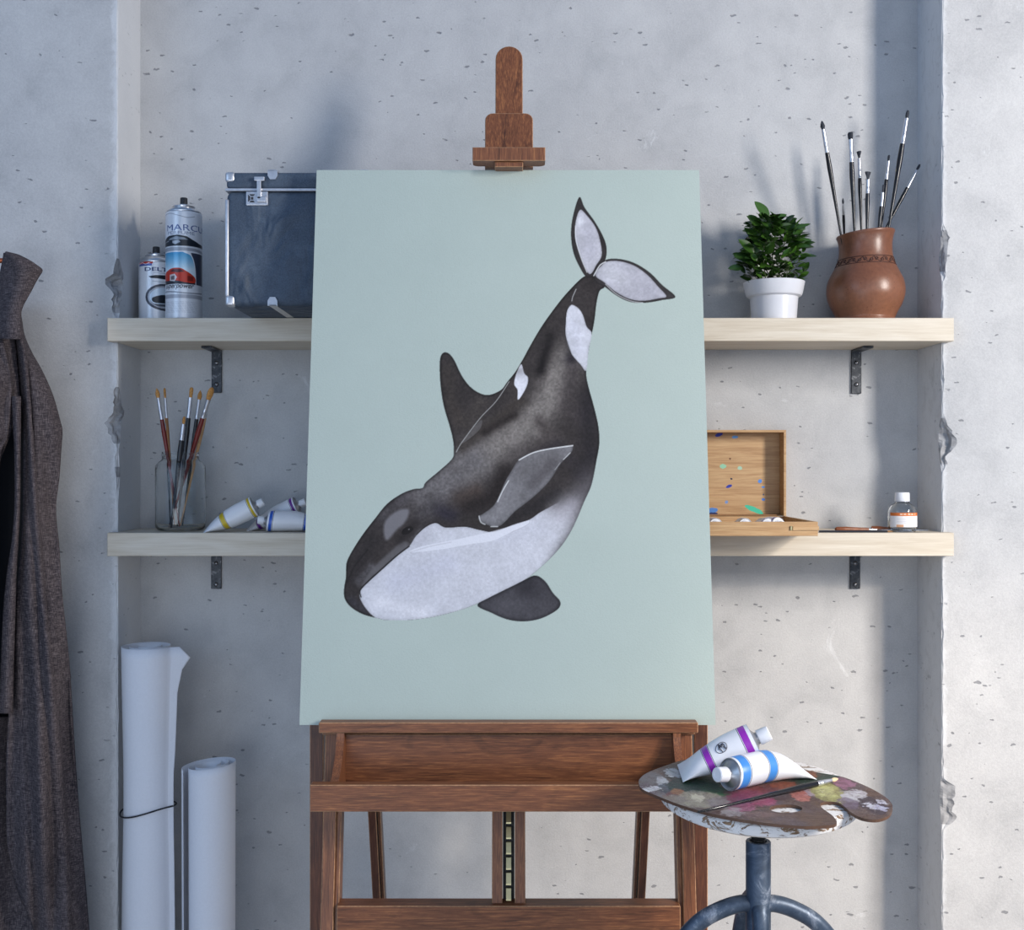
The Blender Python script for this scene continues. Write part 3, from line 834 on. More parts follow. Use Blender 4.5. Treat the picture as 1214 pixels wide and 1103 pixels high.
def draw_tall(c):
    S = lambda x, y: (x-2, y)
    c.put(c.line([S(-21,258), S(-10,257), S(2,260), S(12,262), S(21,260)], 0.7), (120,124,134), .7)
    c.text('MARCUS', -17, 277.5, 7.2, (34,58,120), 58, bold=False)
    c.text('PERFUME', -15, 282.0, 3.6, (86,96,124), 34, bold=False)
    c.poly([(-45,291),(-24,287),(-14,283.5),(-2,282.5),(9,284),(16,287.5),(26,291),(45,293),(45,296),(-45,296)], (34,40,48), 1, False)
    c.poly([(-12,286.5),(-3,284.3),(6,285.6),(11,288),(-14,288.4)], (150,158,166), .9)
    c.poly([(-8,289.5),(0,288.6),(2,291),(-4,293.6),(-8,292)], (186,190,196), .9)
    c.put(c.line([(-30,291.5),(-14,289.5)], 1.0), (176,180,188), .8)
    c.poly([(-45,295.5),(45,295.5),(45,298),(-45,298)], (216,218,222), 1)
    c.poly([(-45,298),(-10,296.8),(20,297.6),(45,300),(45,303.5),(20,301),(-45,301.5)], (150,154,162), .9)
    # picture panel, sky to pale haze, red coupe
    pic = c.mask([(-33,303),(6,302.6),(14,306),(18,314),(20,326),(20,340),(-33,340)], False)
    t = np.clip((c.Y-303)/20, 0, 1)[..., None]
    sky = np.array((64,150,196))/255*(1-t)+np.array((214,232,240))/255*t
    c.img = c.img*(1-pic[..., None])+sky*pic[..., None]
    c.poly([(14,303),(45,303),(45,341),(20,341),(20,326),(18,314)], (62,66,82), 1)
    c.put(c.line([(6,302.6),(14,306),(18,314),(20,326),(20.5,341)], 1.1), (232,234,238), 1)
    c.poly([(-33,334),(20,334),(20,341),(-33,341)], (44,44,52), 1)
    c.poly([(-30,329),(-16,324),(-8,321.5),(2,321.5),(9,325),(16,329),(20,333),(19,338),(8,338),(-4,336),(-30,335)], (196,54,34), 1, True)
    c.poly([(-12,325),(-7,322.6),(2,322.6),(7,325.6),(-2,326.6)], (74,36,40), .9)
    c.poly([(-12,329),(-5,328),(-2,332),(-5,337),(-12,336)], (206,206,206), .9)
    c.poly([(-10,331),(-5,330),(-5,335),(-10,335)], (60,50,52), .7)
    c.poly([(10,330),(17,331),(17,336),(10,336.5)], (110,30,24), .8)
    c.poly([(-45,340),(45,340),(45,346.5),(-45,346.5)], (222,224,228), 1)
    c.text('superpower', -21, 344.6, 4.0, (26,26,32), 38, shear=0.35)
    c.put(c.line([(-33,348),(-14,348.5),(10,350.5),(33,349)], 1.4), (120,124,132), .8)
    c.poly([(-66,352),(66,352),(66,356.5),(-66,356.5)], (164,166,174), .9)
    for k in range(9):
        y = 360.5+k*1.5
        for j in range(-20, 21):
            if (j*7+k*5) % 6: c.poly([(j*1.05, y), (j*1.05+0.75, y), (j*1.05+0.75, y+0.6), (j*1.05, y+0.6)], (150,154,160), .55)
def draw_small(c):
    c.poly([(-18,313),(2,313),(2,316),(-18,316)], (196,58,46), 1)
    c.poly([(-19,316),(1,316),(1,318.6),(-19,318.6)], (72,92,158), 1)
    c.put(c.line([(-17,316),(-12,314.5),(-7,316.5),(-2,315)], .8), (230,232,238), .9)
    c.text('DELTA', -8, 324.6, 4.4, (30,42,88), 36)
    c.put(c.line([(3,326.8),(17,326.8)], 0.8), (150,154,168), .7)
    c.poly([(-3,331),(5,329.5),(16,329),(28,330),(34,333),(34,335),(10,333.5),(0,333)], (34,36,44), 1)
    c.put(c.line([(2,336.5),(14,337.2),(30,336.4)], .9), (168,172,180), .8)
    el = lambda a, b: [(17+a*math.cos(t/12*math.pi), 355+b*math.sin(t/12*math.pi)) for t in range(24)]
    c.poly(el(24, 16), (70,72,82), 1); c.poly(el(21, 13.4), (170,172,180), 1); c.poly(el(18.6, 11.6), (206,220,232), 1)
    c.poly([(1,357),(8,353.5),(18,352),(30,354),(33,358),(30,361),(6,362)], (30,34,42), 1, True)
    c.poly([(2,363),(30,363),(26,366),(8,366)], (72,74,82), .9)
    for y in (318,331,341,351,361): c.put(c.line([(-17.5,y),(-17.5,y+5)], .6), (150,154,170), .7)
kz = lambda py, d: CAM_Z-(py-VY)/F*d
spray_can((218-VX)/F*1.995, -0.105, 0.0312, kz(254, 1.995), kz(247.5, 1.995), kz(244.5, 1.995), kz(235, 1.995),
          'tall white spray can with a red car on its printed label', draw_tall)
spray_can((185.3-VX)/F*2.055, -0.045, 0.0305, kz(313.5, 2.055), kz(305, 2.055), kz(302, 2.055), kz(293, 2.055),
          'short white spray can standing behind the tall one, dark oval on its label', draw_small)

# ------------------------------------------------------------------ equipment case
def fabric_blue():
    t = NT('case_vinyl'); t.set(Roughness=0.66, Specular_IOR_Level=0.45)
    co = t.tc.outputs['Object']
    f, _ = t.noise(co, 16, 5, 0.65, 0.8); g, _ = t.noise(co, 420, 3, 0.7)
    c = t.ramp(f, [(0.3, rgb(50, 60, 74)), (0.55, rgb(68, 80, 95)), (0.75, rgb(92, 104, 118))])
    c = t.mix(0.35, c, t.ramp(g, [(0.3, rgb(36, 50, 66)), (0.72, rgb(98, 114, 132))]))
    t.color(c)
    w, _ = t.noise(t.mapping(scale=(1.0, 1.0, 0.55), rot=(0, 0.35, 0)), 15, 2, 0.5, 1.2)
    w = t.math('POWER', w, 2.0)
    t.normal(t.bump(g, 0.10, 0.0004, t.bump(w, 1.0, 0.016))); return t.m
m_case = fabric_blue()
m_steel = plain('case_steel', (0.60, 0.61, 0.64), 0.30, 0.75, var=0.10, scale=120)
m_steeld = plain('dark_recess', (0.03, 0.03, 0.035), 0.5)
CD_ = 1.812
CX0, CX1, CY0, CZ1 = -0.458, -0.163, -0.288, kz(204, 1.812)
CZ0 = Z_UP+0.0004
case = empty('equipment_case', ((CX0+CX1)/2, -0.155, CZ0), 'dark blue covered case with metal corners and latch, jutting over the upper shelf', 'case')
zs = kz(225, CD_)
link('case_body', box2(CX0+0.0008, CX1-0.0008, CY0, -0.008, CZ0+0.0006, zs-0.002, 0.010, 0, 5), m_case, case, local=False, smooth=40)
link('case_lid', box2(CX0+0.0008, CX1-0.0008, CY0, -0.008, zs+0.002, CZ1, 0.006, 0, 4), m_case, case, local=False, smooth=40)
link('metal_trim', box2(CX0-0.0005, CX1+0.0005, CY0-0.0012, -0.0068, zs-0.0022, zs+0.0022, 0.0006), m_steel, case, local=False)
for x in (CX0, CX1):
    bm = bmesh.new()
    add_box(bm, (x+(0.0022 if x < -0.3 else -0.0022), CY0+0.0022, (CZ0+zs)/2), (0.006, 0.006, zs-CZ0-0.03), 0.0022, 0, 0, 3)
    link('edge_trim', bm, m_steel, case, local=False, smooth=50)
for x, sx in ((CX0, 1), (CX1, -1)):
    for z, sz in ((CZ0, 1), (CZ1, -1)):
        bm = bmesh.new()
        cxx = x+sx*0.0075-sx*0.0006; czz = z+sz*0.0085-(0 if sz > 0 else -0.0007)
        add_box(bm, (cxx, CY0+0.0088, czz), (0.0155, 0.0200, 0.0170), 0.0042, 0, 0, 4)
        link('corner_cap', bm, m_steel, case, local=False, smooth=50)
def clip(x, z, sz):
    bm = bmesh.new()
    # tongue over the front, long strap along the top or bottom
    h = 0.013; w = 0.0078
    pts = [(x-w, z-sz*0.001), (x+w, z-sz*0.001), (x+w, z+sz*h*0.55), (x+w*0.55, z+sz*h), (x-w*0.55, z+sz*h), (x-w, z+sz*h*0.55)]
    add_prism(bm, pts, lambda u, v, k: Vector((u, k, v)), CY0-0.003, CY0+0.001)
    if sz < 0:
        add_box(bm, (x, CY0+0.020, z+0.0012), (2*w, 0.046, 0.0028), 0.0008)
    else:
        add_box(bm, (x, CY0+0.070, z-0.0002), (2*w*0.75, 0.146, 0.0012))
    link('edge_clip', bm, m_steel, case, local=False, smooth=40)
for xx in (323.5, 431.5):
    x = (xx-VX)/F*CD_
    clip(x, CZ1+0.0008, -1); clip(x, CZ0+0.0009, 1)
lx = (305-VX)/F*CD_
latch = link('latch_plate', box2(lx-0.0175, lx+0.0175, CY0-0.0030, CY0+0.001, kz(244, CD_), kz(227.5, CD_), 0.0012, 0, 2), m_steel, case, local=False)
off = latch
bm = bmesh.new()
for a, b, c_, d_ in ((-0.0145, -0.0035, 0.0035, 0.018),):
    zc0, zc1 = kz(241.5, CD_), kz(230, CD_)
    pcs = [[(-0.014, zc0+0.002), (-0.014, zc1-0.002), (-0.0105, zc1-0.005), (-0.0105, zc0+0.005)],
           [(-0.0122, zc1-0.0012), (-0.003, zc1-0.0012), (-0.0055, zc1-0.0042), (-0.0095, zc1-0.0042)],
           [(-0.0122, zc0+0.0012), (-0.003, zc0+0.0012), (-0.0055, zc0+0.0042), (-0.0095, zc0+0.0042)],
           [(-0.0095, zc0+0.0055), (-0.0095, zc1-0.0055), (-0.0055, zc1-0.0055), (-0.0055, zc0+0.0055)]]
    for pc in pcs:
        add_prism(bm, pc, lambda u, v, k: Vector((lx+u, k, v)), CY0-0.0034, CY0-0.0028)
o = link('latch_cutout', bm, m_steeld, case, local=False); 
bm = bmesh.new()
add_box(bm, (lx+0.004, CY0-0.0052, kz(226, CD_)), (0.0070, 0.003, 0.030), 0.0012, 0, 0, 2)
add_box(bm, (lx+0.0045, CY0-0.0052, kz(213, CD_)), (0.0165, 0.0032, 0.0068), 0.001, 0, 0, 2)
add_box(bm, (lx+0.008, CY0-0.0052, kz(237, CD_)), (0.016, 0.003, 0.0095), 0.0014, 0, 0, 2)
link('latch_hasp', bm, m_steel, case, local=False)

# ------------------------------------------------------------------ paint brushes
m_bristle_g = plain('golden_bristle', rgb(196, 140, 74), 0.7, var=0.35, scale=500)
m_bristle_k = plain('dark_bristle', rgb(44, 48, 56), 0.8, var=0.4, scale=500)
m_ferrule = plain('ferrule_metal', (0.60, 0.61, 0.64), 0.3, 0.85, var=0.12, scale=150)
m_h = {'red': plain('handle_red', rgb(112, 34, 26), 0.25, var=0.15), 'black': plain('handle_black', (0.010, 0.010, 0.012), 0.16),
       'wood': plain('handle_wood', rgb(196, 150, 102), 0.4, var=0.2), 'ochre': plain('handle_ochre', rgb(150, 98, 48), 0.35, var=0.2)}
def handle_specks():
    t = NT('handle_black_gold'); t.set(Roughness=0.14, Specular_IOR_Level=0.35)
    v = t.n.new('ShaderNodeTexVoronoi'); v.inputs['Scale'].default_value = 150
    t.L(t.mapping(scale=(1, 1, 0.45)), v.inputs['Vector'])
    k = t.math('LESS_THAN', v.outputs['Distance'], 0.20)
    k2 = t.math('GREATER_THAN', t.sep(v.outputs['Color'])[0], 0.74)
    t.color(t.mix(t.math('MULTIPLY', k, k2), (0.012, 0.013, 0.016), rgb(206, 196, 120)))
    return t.m
m_h['gold'] = handle_specks()
def brush(name_label, tip, bristle_end, ferr_end, base, kind, hand, rh, group, bw=1.0, fan=False, flat=0.55, cat='paintbrush', bris=None, gold_tip=False):
    """tip/base world points; bristle_end, ferr_end: distances from the tip; rh handle radius"""
    tip = Vector(tip); base = Vector(base); L = (tip-base).length
    q = (tip-base).normalized().to_track_quat('Z', 'Y')
    root = empty('paintbrush', base, name_label, cat, group, quat=q)
    hz = L-ferr_end
    bm = lathe([(0.0006, 0), (rh*0.35, 0.002), (rh*0.42, hz*0.25), (rh*0.70, hz*0.6), (rh*1.0, hz*0.86), (rh*0.86, hz)], 16)
    link('handle', bm, m_h[hand], root, smooth=50)
    rf = rh*0.84; rb = rf*bw
    z1 = L-bristle_end
    bm = bmesh.new()
    add_lathe(bm, [(rf, hz), (rf*1.06, hz+0.001), (rf, hz+0.002), (rf, hz+(z1-hz)*0.30), (rf*1.07, hz+(z1-hz)*0.32), (rf, hz+(z1-hz)*0.35), (rf*0.95, hz+(z1-hz)*0.5)], 16, cap1=False)
    add_lathe(bm, [(rf*0.95, hz+(z1-hz)*0.5), (rb*0.9, z1)], 16, cap0=False, sy=1)
    link('ferrule', bm, m_ferrule, root, smooth=50)
    bl = bristle_end
    if kind == 'round': pr = [(rb*0.8, 0), (rb*1.15, bl*0.35), (rb*0.95, bl*0.6), (rb*0.5, bl*0.85), (0.0002, bl)]
    elif kind == 'flat': pr = [(rb*0.85, 0), (rb*1.1, bl*0.4), (rb*1.12, bl*0.75), (rb*0.9, bl*0.95), (rb*0.5, bl)]
    elif kind == 'filbert': pr = [(rb*0.85, 0), (rb*1.25, bl*0.35), (rb*1.25, bl*0.65), (rb*0.9, bl*0.9), (rb*0.3, bl)]
    else: pr = [(rb*0.5, 0), (rb*0.9, bl*0.4), (rb*1.6, bl*0.85), (rb*1.7, bl), (rb*0.6, bl*0.97)]
    m = bris or m_bristle_g
    bm = lathe([(r, z1+z) for r, z in pr], 16, sy=0.6 if kind != 'round' else 1)
    link('bristles', bm, m, root, smooth=60)
    return root
JD = 2.02
JX, JY, JR = (214-VX)/F*JD, -0.080, 0.0418
def jb(label, tp, td, be, fe, bp, bd, kind, hand, rh, bw=1.0):
    tip = P(tp[0], tp[1], td); d = bd
    base = P(bp[0], bp[1], bd)
    base.z = Z_LO+0.006
    base.x = (bp[0]-VX)/F*bd; base.y = CAM_Y+bd
    L = (tip-base).length
    k = F/td
    brush(label, tip, be/k*1.02, fe/k*1.02, base, kind, hand, rh, 'paintbrushes in the glass jar', bw*1.3)
jb('red-handled brush with a slim golden tip, leftmost in the glass jar', (185.7,460.3), 2.00, 11.5, 37, (213,628), 2.005, 'round', 'red', 0.0040, 0.8)
jb('ochre-handled brush with a squarish tip, just right of the leftmost in the jar', (195,460.3), 2.03, 11.5, 35, (207,628), 2.035, 'flat', 'ochre', 0.0028, 1.1)
jb('shorter dark brush half hidden behind the red handle in the jar', (197,494), 2.036, 8, 22, (202,628), 2.036, 'flat', 'black', 0.0034, 1.0)
jb('short black brush in the jar, tip lower than its neighbours', (218.6,494), 1.992, 9, 28, (203,628), 1.985, 'filbert', 'black', 0.0048, 0.7)
jb('thick black-handled brush standing in the middle of the jar', (227.2,459.5), 2.018, 12, 36, (210,628), 2.005, 'flat', 'black', 0.0046, 0.95)
jb('black-handled brush with a slim pointed golden tip, right of the middle one', (237.7,463), 2.045, 11, 34, (216,628), 2.028, 'round', 'black', 0.0040, 0.8)
jb('red-handled brush with the broadest golden tip, leaning far right in the jar', (251.5,459.5), 1.99, 15, 38.5, (200.5,628), 2.045, 'filbert', 'red', 0.0046, 1.05)
jb('bare wooden brush leaning right behind the red one in the jar', (248.8,469), 2.03, 9, 27, (213.5,628), 2.028, 'flat', 'wood', 0.0036, 0.8)

# glass jar
def glass(name, tint=(1,1,1), rough=0.0, ior=1.36):
    t = NT(name); t.set(Roughness=rough, IOR=ior); t.b.inputs['Transmission Weight'].default_value = 1.0
    t.b.inputs['Base Color'].default_value = tint+(1,)
    return t.m
m_glass = glass('clear_glass', (0.97, 0.985, 0.985))
jar = empty('glass_jar', (JX, JY, Z_LO), 'clear glass jar on the lower shelf, full of paintbrushes', 'jar')
R = 0.0436; h1 = kz(551, JD); h2 = kz(546, JD); h3 = kz(536, JD); nr = 0.0318; z0 = Z_LO+0.0004; tk = 0.0018
prof = [(0.0002, z0+0.001), (R*0.72, z0+0.0004), (R*0.90, z0+0.0016), (R*0.985, z0+0.006), (R, z0+0.014), (R, h1-0.008), (R*0.985, h1-0.002), (R*0.90, h1+0.003),
        (nr+0.0012, h2+0.0005), (nr, h2+0.002), (nr, h3-0.007), (nr+0.0012, h3-0.006), (nr+0.0012, h3-0.004), (nr, h3-0.003), (nr+0.0006, h3),
        (nr-tk, h3), (nr-tk, h2), (R*0.90-tk, h1+0.001), (R-tk*1.1, h1-0.009), (R-tk, z0+0.014), (R*0.97-tk, z0+0.0075), (R*0.88-tk, z0+0.0045), (0.0002, z0+0.004)]
link('jar_glass', lathe(prof, 64, cx=JX, cy=JY), m_glass, jar, local=False, smooth=60)

# brushes in the vase
VD = 2.025
VXc, VYc = (1026-VX)/F*VD, -0.075
def vb(label, tp, td, be, fe, bp, kind, rh, bw=1.0, bd=None, hand='gold'):
    "the brush passes pixel bp at the vase mouth and goes on down inside it"
    bd = bd or VD
    tip = P(tp[0], tp[1], td); mouth = P(bp[0], bp[1], bd)
    dirv = (mouth-tip).normalized()
    L = (mouth-tip).length + 0.05
    base = tip+dirv*L; k = F/td
    brush(label, tip, be/k*1.02, fe/k*1.02, base, kind, hand, rh*1.14, 'paintbrushes in the clay vase', bw, bris=m_bristle_k)
vb('black brush leaning furthest left in the clay vase', (974.2,143), 1.98, 10, 37, (996.5,276), 'round', 0.0038, 0.95, 2.012)
vb('smallest and thinnest brush in the clay vase, low between the tall ones', (999.3,234.8), 2.00, 7, 21, (1000.8,276), 'round', 0.0023, 0.8, 2.04)
vb('tall black brush with a dark square tip, second from left of the long ones', (1008,156.7), 2.01, 8.5, 34.5, (1013,273), 'flat', 0.0040, 1.2, 2.022)
vb('black brush with a flared fan tip, left of the shorter fan brush', (1018.3,180), 2.03, 8, 31, (1021,272), 'fan', 0.0032, 1.25, 2.03)
vb('shorter black fan brush upright at the middle of the clay vase', (1029,204), 2.01, 9, 25, (1027.8,272), 'fan', 0.0034, 1.15, 2.012)
vb('black brush with a small square tip behind the short silver one in the vase', (1054,184), 2.05, 7, 28.5, (1044.5,272), 'flat', 0.0032, 1.0, 2.05)
vb('short brush with a long silver ferrule, in front of the right brushes', (1047.6,219), 2.00, 9, 25, (1042.0,271), 'flat', 0.0030, 0.9, 2.005)
vb('longest black brush in the clay vase, reaching the highest', (1076.4,130.8), 2.01, 9.5, 39, (1053.5,271), 'filbert', 0.0042, 1.0, 2.02)
vb('black brush leaning furthest right in the clay vase', (1090.6,194.8), 2.03, 8, 31, (1050.5,270), 'filbert', 0.0032, 1.0, 2.03)

# clay vase
def clay():
    t = NT('brown_clay'); t.set(Roughness=0.34, Specular_IOR_Level=0.5)
    co = t.tc.outputs['Object']
    f, _ = t.noise(co, 9, 5, 0.6); g, _ = t.noise(co, 160, 4, 0.65)
    c = t.ramp(f, [(0.3, rgb(100, 64, 48)), (0.6, rgb(128, 84, 60)), (0.8, rgb(144, 96, 68))])
    v = t.n.new('ShaderNodeTexVoronoi'); v.inputs['Scale'].default_value = 150; t.L(co, v.inputs['Vector'])
    pk = t.math('MULTIPLY', t.math('LESS_THAN', v.outputs['Distance'], 0.20), t.math('GREATER_THAN', t.sep(v.outputs['Color'])[0], 0.7))
    c = t.mix(t.math('MULTIPLY', pk, 0.6), c, rgb(84, 46, 30))
    c = t.mix(0.25, c, t.ramp(g, [(0.3, rgb(98, 58, 40)), (0.7, rgb(154, 100, 72))]))
    t.color(c); t.normal(t.bump(t.math('SUBTRACT', g, pk), 0.25, 0.0008)); return t.m
m_clay = clay(); m_clayd = plain('carved_band_groove', rgb(66, 36, 26), 0.6)
vase = empty('clay_vase', (VXc, VYc, Z_UP), 'round-bellied brown clay vase with a carved band, holding dark brushes', 'vase')
kv = VD/F
vp = [(30, 383.2), (33.5, 382.5), (34.5, 380.5), (33.5, 378), (36.5, 371), (41.3, 362), (44.6, 352), (45, 343), (43.4, 334), (39.7, 326), (36.0, 319), (33.0, 313), (31.2, 306), (30.4, 298), (30.6, 290), (32.0, 283), (33.4, 279.3), (33.3, 277.6), (32, 277.2), (30.4, 279), (29.0, 290), (28.6, 300), (30, 310), (36, 322), (42, 340), (42, 352), (33, 372), (4, 377)]
prof = [(a*kv, kz(b, VD)) for a, b in vp]
sm = catmull(prof[:18], 4, False)+prof[18:]
bm = bmesh.new(); add_lathe(bm, sm, 72)
zb_ = min(v.co.z for v in bm.verts)
for v in bm.verts:
    v.co.z += (Z_UP+0.0004)-zb_
    t = max(0, (v.co.z-Z_UP-0.09)/0.07)
    v.co.z += 0.10*v.co.x*t            # the thrown mouth is slightly out of level
    v.co.x += VXc; v.co.y += VYc
link('vase_body', bm, m_clay, vase, local=False, smooth=60)
# carved scroll band
bm = bmesh.new()
def rad_at(z):
    zs_ = [(p[1], p[0]) for p in prof[3:17]]; zs_.sort()
    return np.interp(z, [a for a, _ in zs_], [b for _, b in zs_])
def on_vase(a, z, o=0.0):
    r = rad_at(z)+o; x = r*math.cos(a); t = max(0, (z-Z_UP-0.09)/0.07)
    return Vector((VXc+x, VYc+r*math.sin(a), z+0.10*x*t))
zm = kz(312.5, VD); hb_ = 0.0062
for zz in (zm-hb_, zm+hb_):
    add_tube(bm, [on_vase(2*math.pi*i/72, zz) for i in range(72)], 0.0008, 6, closed=True)
for i in range(16):
    a0 = 2*math.pi*i/16
    for sg in (1, -1):
        pts = []
        for k in range(15):
            u = k/14; ang = u*2.2*math.pi
            rr_ = 0.0040*(1-u*0.75)
            aa = a0+sg*(0.085)+ (rr_*math.cos(ang)*sg)/0.066
            pts.append(on_vase(aa, zm+rr_*math.sin(ang)*sg, 0.0001))
        add_tube(bm, pts, 0.0009, 5)
    add_tube(bm, [on_vase(a0-0.17, zm-0.005), on_vase(a0-0.1, zm+0.001), on_vase(a0, zm+0.0045), on_vase(a0+0.1, zm-0.001), on_vase(a0+0.2, zm-0.005)], 0.0009, 5)
link('carved_band', bm, m_clayd, vase, local=False, smooth=True, label='dark carved scroll band')

# ------------------------------------------------------------------ potted plant
PD = 2.015
PXc, PYc = (917.5-VX)/F*PD, -0.085
plant = empty('potted_plant', (PXc, PYc, Z_UP), 'small leafy green plant in a white plastic pot', 'plant')
m_pot = plain('white_pot', (0.66, 0.67, 0.71), 0.3, var=0.02)
kp = PD/F
zt_ = kz(337.5, PD)
prof = [(25.2*kp, Z_UP+0.0004), (26.0*kp, Z_UP+0.001), (28.2*kp, kz(353.5, PD)), (31.8*kp, kz(351.8, PD)), (33.2*kp, kz(349, PD)), (35.8*kp, zt_+0.002), (36.0*kp, zt_+0.003), (35.4*kp, zt_+0.0036), (34.2*kp, zt_+0.003), (31*kp, zt_-0.010), (5*kp, zt_-0.010)]
link('pot', lathe(prof, 56, cx=PXc, cy=PYc), m_pot, plant, local=False, smooth=38)
m_soil = plain('soil', rgb(58, 44, 34), 0.95, var=0.5, scale=260, bump=0.8)
bm = lathe([(33.0*kp, zt_-0.0030), (20*kp, zt_+0.0015), (1*kp, zt_+0.0035)], 40, cx=PXc, cy=PYc, cap0=False)
for v in bm.verts: v.co.z += 0.0015*mnoise.noise(v.co*300)
link('soil', bm, m_soil, plant, local=False, smooth=True)
def leafm():
    t = NT('glossy_leaf'); t.set(Roughness=0.33, Specular_IOR_Level=0.5)
    a = t.n.new('ShaderNodeAttribute'); a.attribute_name = 'leaf'
    s = t.sep(a.outputs['Color'])
    c = t.mix(s[0], rgb(16, 40, 18), rgb(76, 118, 36))
    c = t.mix(t.math('MULTIPLY', s[1], 0.10), c, rgb(96, 140, 60))
    t.color(c); t.b.inputs['Subsurface Weight'].default_value = 0.0
    return t.m
m_leaf = leafm()
bm = bmesh.new(); lay = bm.verts.layers.float_color.new('leaf')
rs = random.Random(21)
def leaf(base, direc, L, W, tone, up=None, curl=0.25, fold=0.18):
    x = Vector(direc).normalized(); up = Vector(up) if up else Vector((0, -0.45, 1))
    z = (up-x*up.dot(x)).normalized(); y = z.cross(x)
    nu, nv = 8, 5; rows = []
    for i in range(nu+1):
        t = i/nu
        w = W*0.5*(math.sin(math.pi*min(1, t**0.85))**0.75)*(1.0 if t < 1 else 0)+W*0.02
        row = []
        for j in range(-2, 3):
            s = j/2
            p = base + x*(L*t) + y*(w*s) + z*(fold*w*abs(s)*1.2 - curl*L*t*t*0.5)
            v = bm.verts.new(p); v[lay] = (tone, 1.0 if j == 0 else 0.0, 0, 1)
            row.append(v)
        rows.append(row)
    for i in range(nu):
        for j in range(4): bm.faces.new((rows[i][j], rows[i][j+1], rows[i+1][j+1], rows[i+1][j]))
pc = Vector((PXc, PYc, zt_))
def pw(px, py, dd=0.0): return P(px, py, PD+dd)
stems = [((909,338), (905,300), (912,252), -0.01), ((913,338), (916,300), (921,262), 0.0), ((922,338), (928,300), (932,275), 0.005), ((929,338), (938,305), (946,290), -0.005), ((904,338), (893,318), (884,300), -0.008)]
bs = bmesh.new()
m_stem = plain('pale_stem', rgb(62, 78, 40), 0.6)
named = [((911,258),(896,239),20,11.5,.45), ((906,272),(887,256),24,12,.4), ((905,292),(884,270),22,12,.35), ((894,300),(877,284),19,11,.3),
         ((890,308),(871,303),19,14,.15), ((880,318),(864,318),17,9,.15), ((915,262),(932,254),18,8,.4), ((925,268),(943,263),17,11,.25),
         ((926,274),(943,267),16,7,.55), ((941,272),(960,265),17,5,.3), ((940,278),(952,273),12,6,.3), ((942,284),(962,284),19,5,.35),
         ((945,293),(960,291),14,5,.25), ((948,303),(968,303),14,5,.1), ((908,268),(922,262),18,12,.2), ((912,275),(930,270),20,11,.3)]
for (a, b, L, W, tn) in named:
    dd = rs.uniform(-0.028, -0.008)
    p0 = pw(a[0], a[1], dd); p1 = pw(b[0], b[1], dd+rs.uniform(-0.006, 0.006))
    leaf(p0, p1-p0, max((p1-p0).length*1.05, L*kp*0.9), W*kp*1.15, tn, up=(rs.uniform(-.3, .3), -1.1, 0.75), curl=0.12)
for (a, b, c_, dd) in stems:
    pts = smooth_path([pw(a[0], a[1]+2, dd*0.5), pw(b[0], b[1], dd), pw(c_[0], c_[1], dd)], 6)
    add_tube(bs, pts, 0.0009, 6)
cnt = 0
while cnt < 420:
    px = rs.uniform(874, 962); py = rs.uniform(258, 335)
    # crown outline
    cx_ = 918+(py-300)*0.02; hw_ = np.interp(py, [250, 268, 285, 305, 325, 336], [8, 24, 34, 40, 40, 30])
    if abs(px-cx_) > hw_*0.9: continue
    rr = rs.uniform(-1, 1)*0.036*math.sqrt(max(0, 1-((px-cx_)/hw_)**2))
    base = pw(px, py, rr)
    out = Vector((base.x-PXc, (base.y-PYc)*1.0, 0)); 
    if out.length < 0.004: out = Vector((rs.uniform(-1, 1), -0.5, 0))
    direc = out.normalized()*(0.9 if cnt % 2 else 0.15)+Vector((rs.uniform(-.6, .6), rs.uniform(-.7, .1), rs.uniform(0.0, 0.55)))
    small = (px > 920 and py > 295)
    L = rs.uniform(11, 17)*kp*(0.72 if small else 1.05); 
    # keep away from the wall and the vase
    if base.y+direc.normalized().y*L > -0.012 or base.x+direc.normalized().x*L > pw(966, 300).x: continue
    if (base+direc.normalized()*L).z > kz(250, PD): continue
    leaf(base, direc, L, L*rs.uniform(0.58, 0.72), rs.uniform(0.05, 0.6)+(0.35 if small and rs.random() < 0.5 else 0), up=(rs.uniform(-.4, .4), rs.uniform(-1.3, -0.2), 1.0), curl=rs.uniform(0.05, 0.5))
    if cnt % 40 == 0: add_tube(bs, [base, Vector((PXc+(base.x-PXc)*0.45, PYc+(base.y-PYc)*0.45, max(zt_-0.002, base.z-0.03)))], 0.0006, 5)
    cnt += 1
link('foliage', bm, m_leaf, plant, local=False, smooth=True, recalc=False)
link('stems', bs, m_stem, plant, local=False, smooth=True)

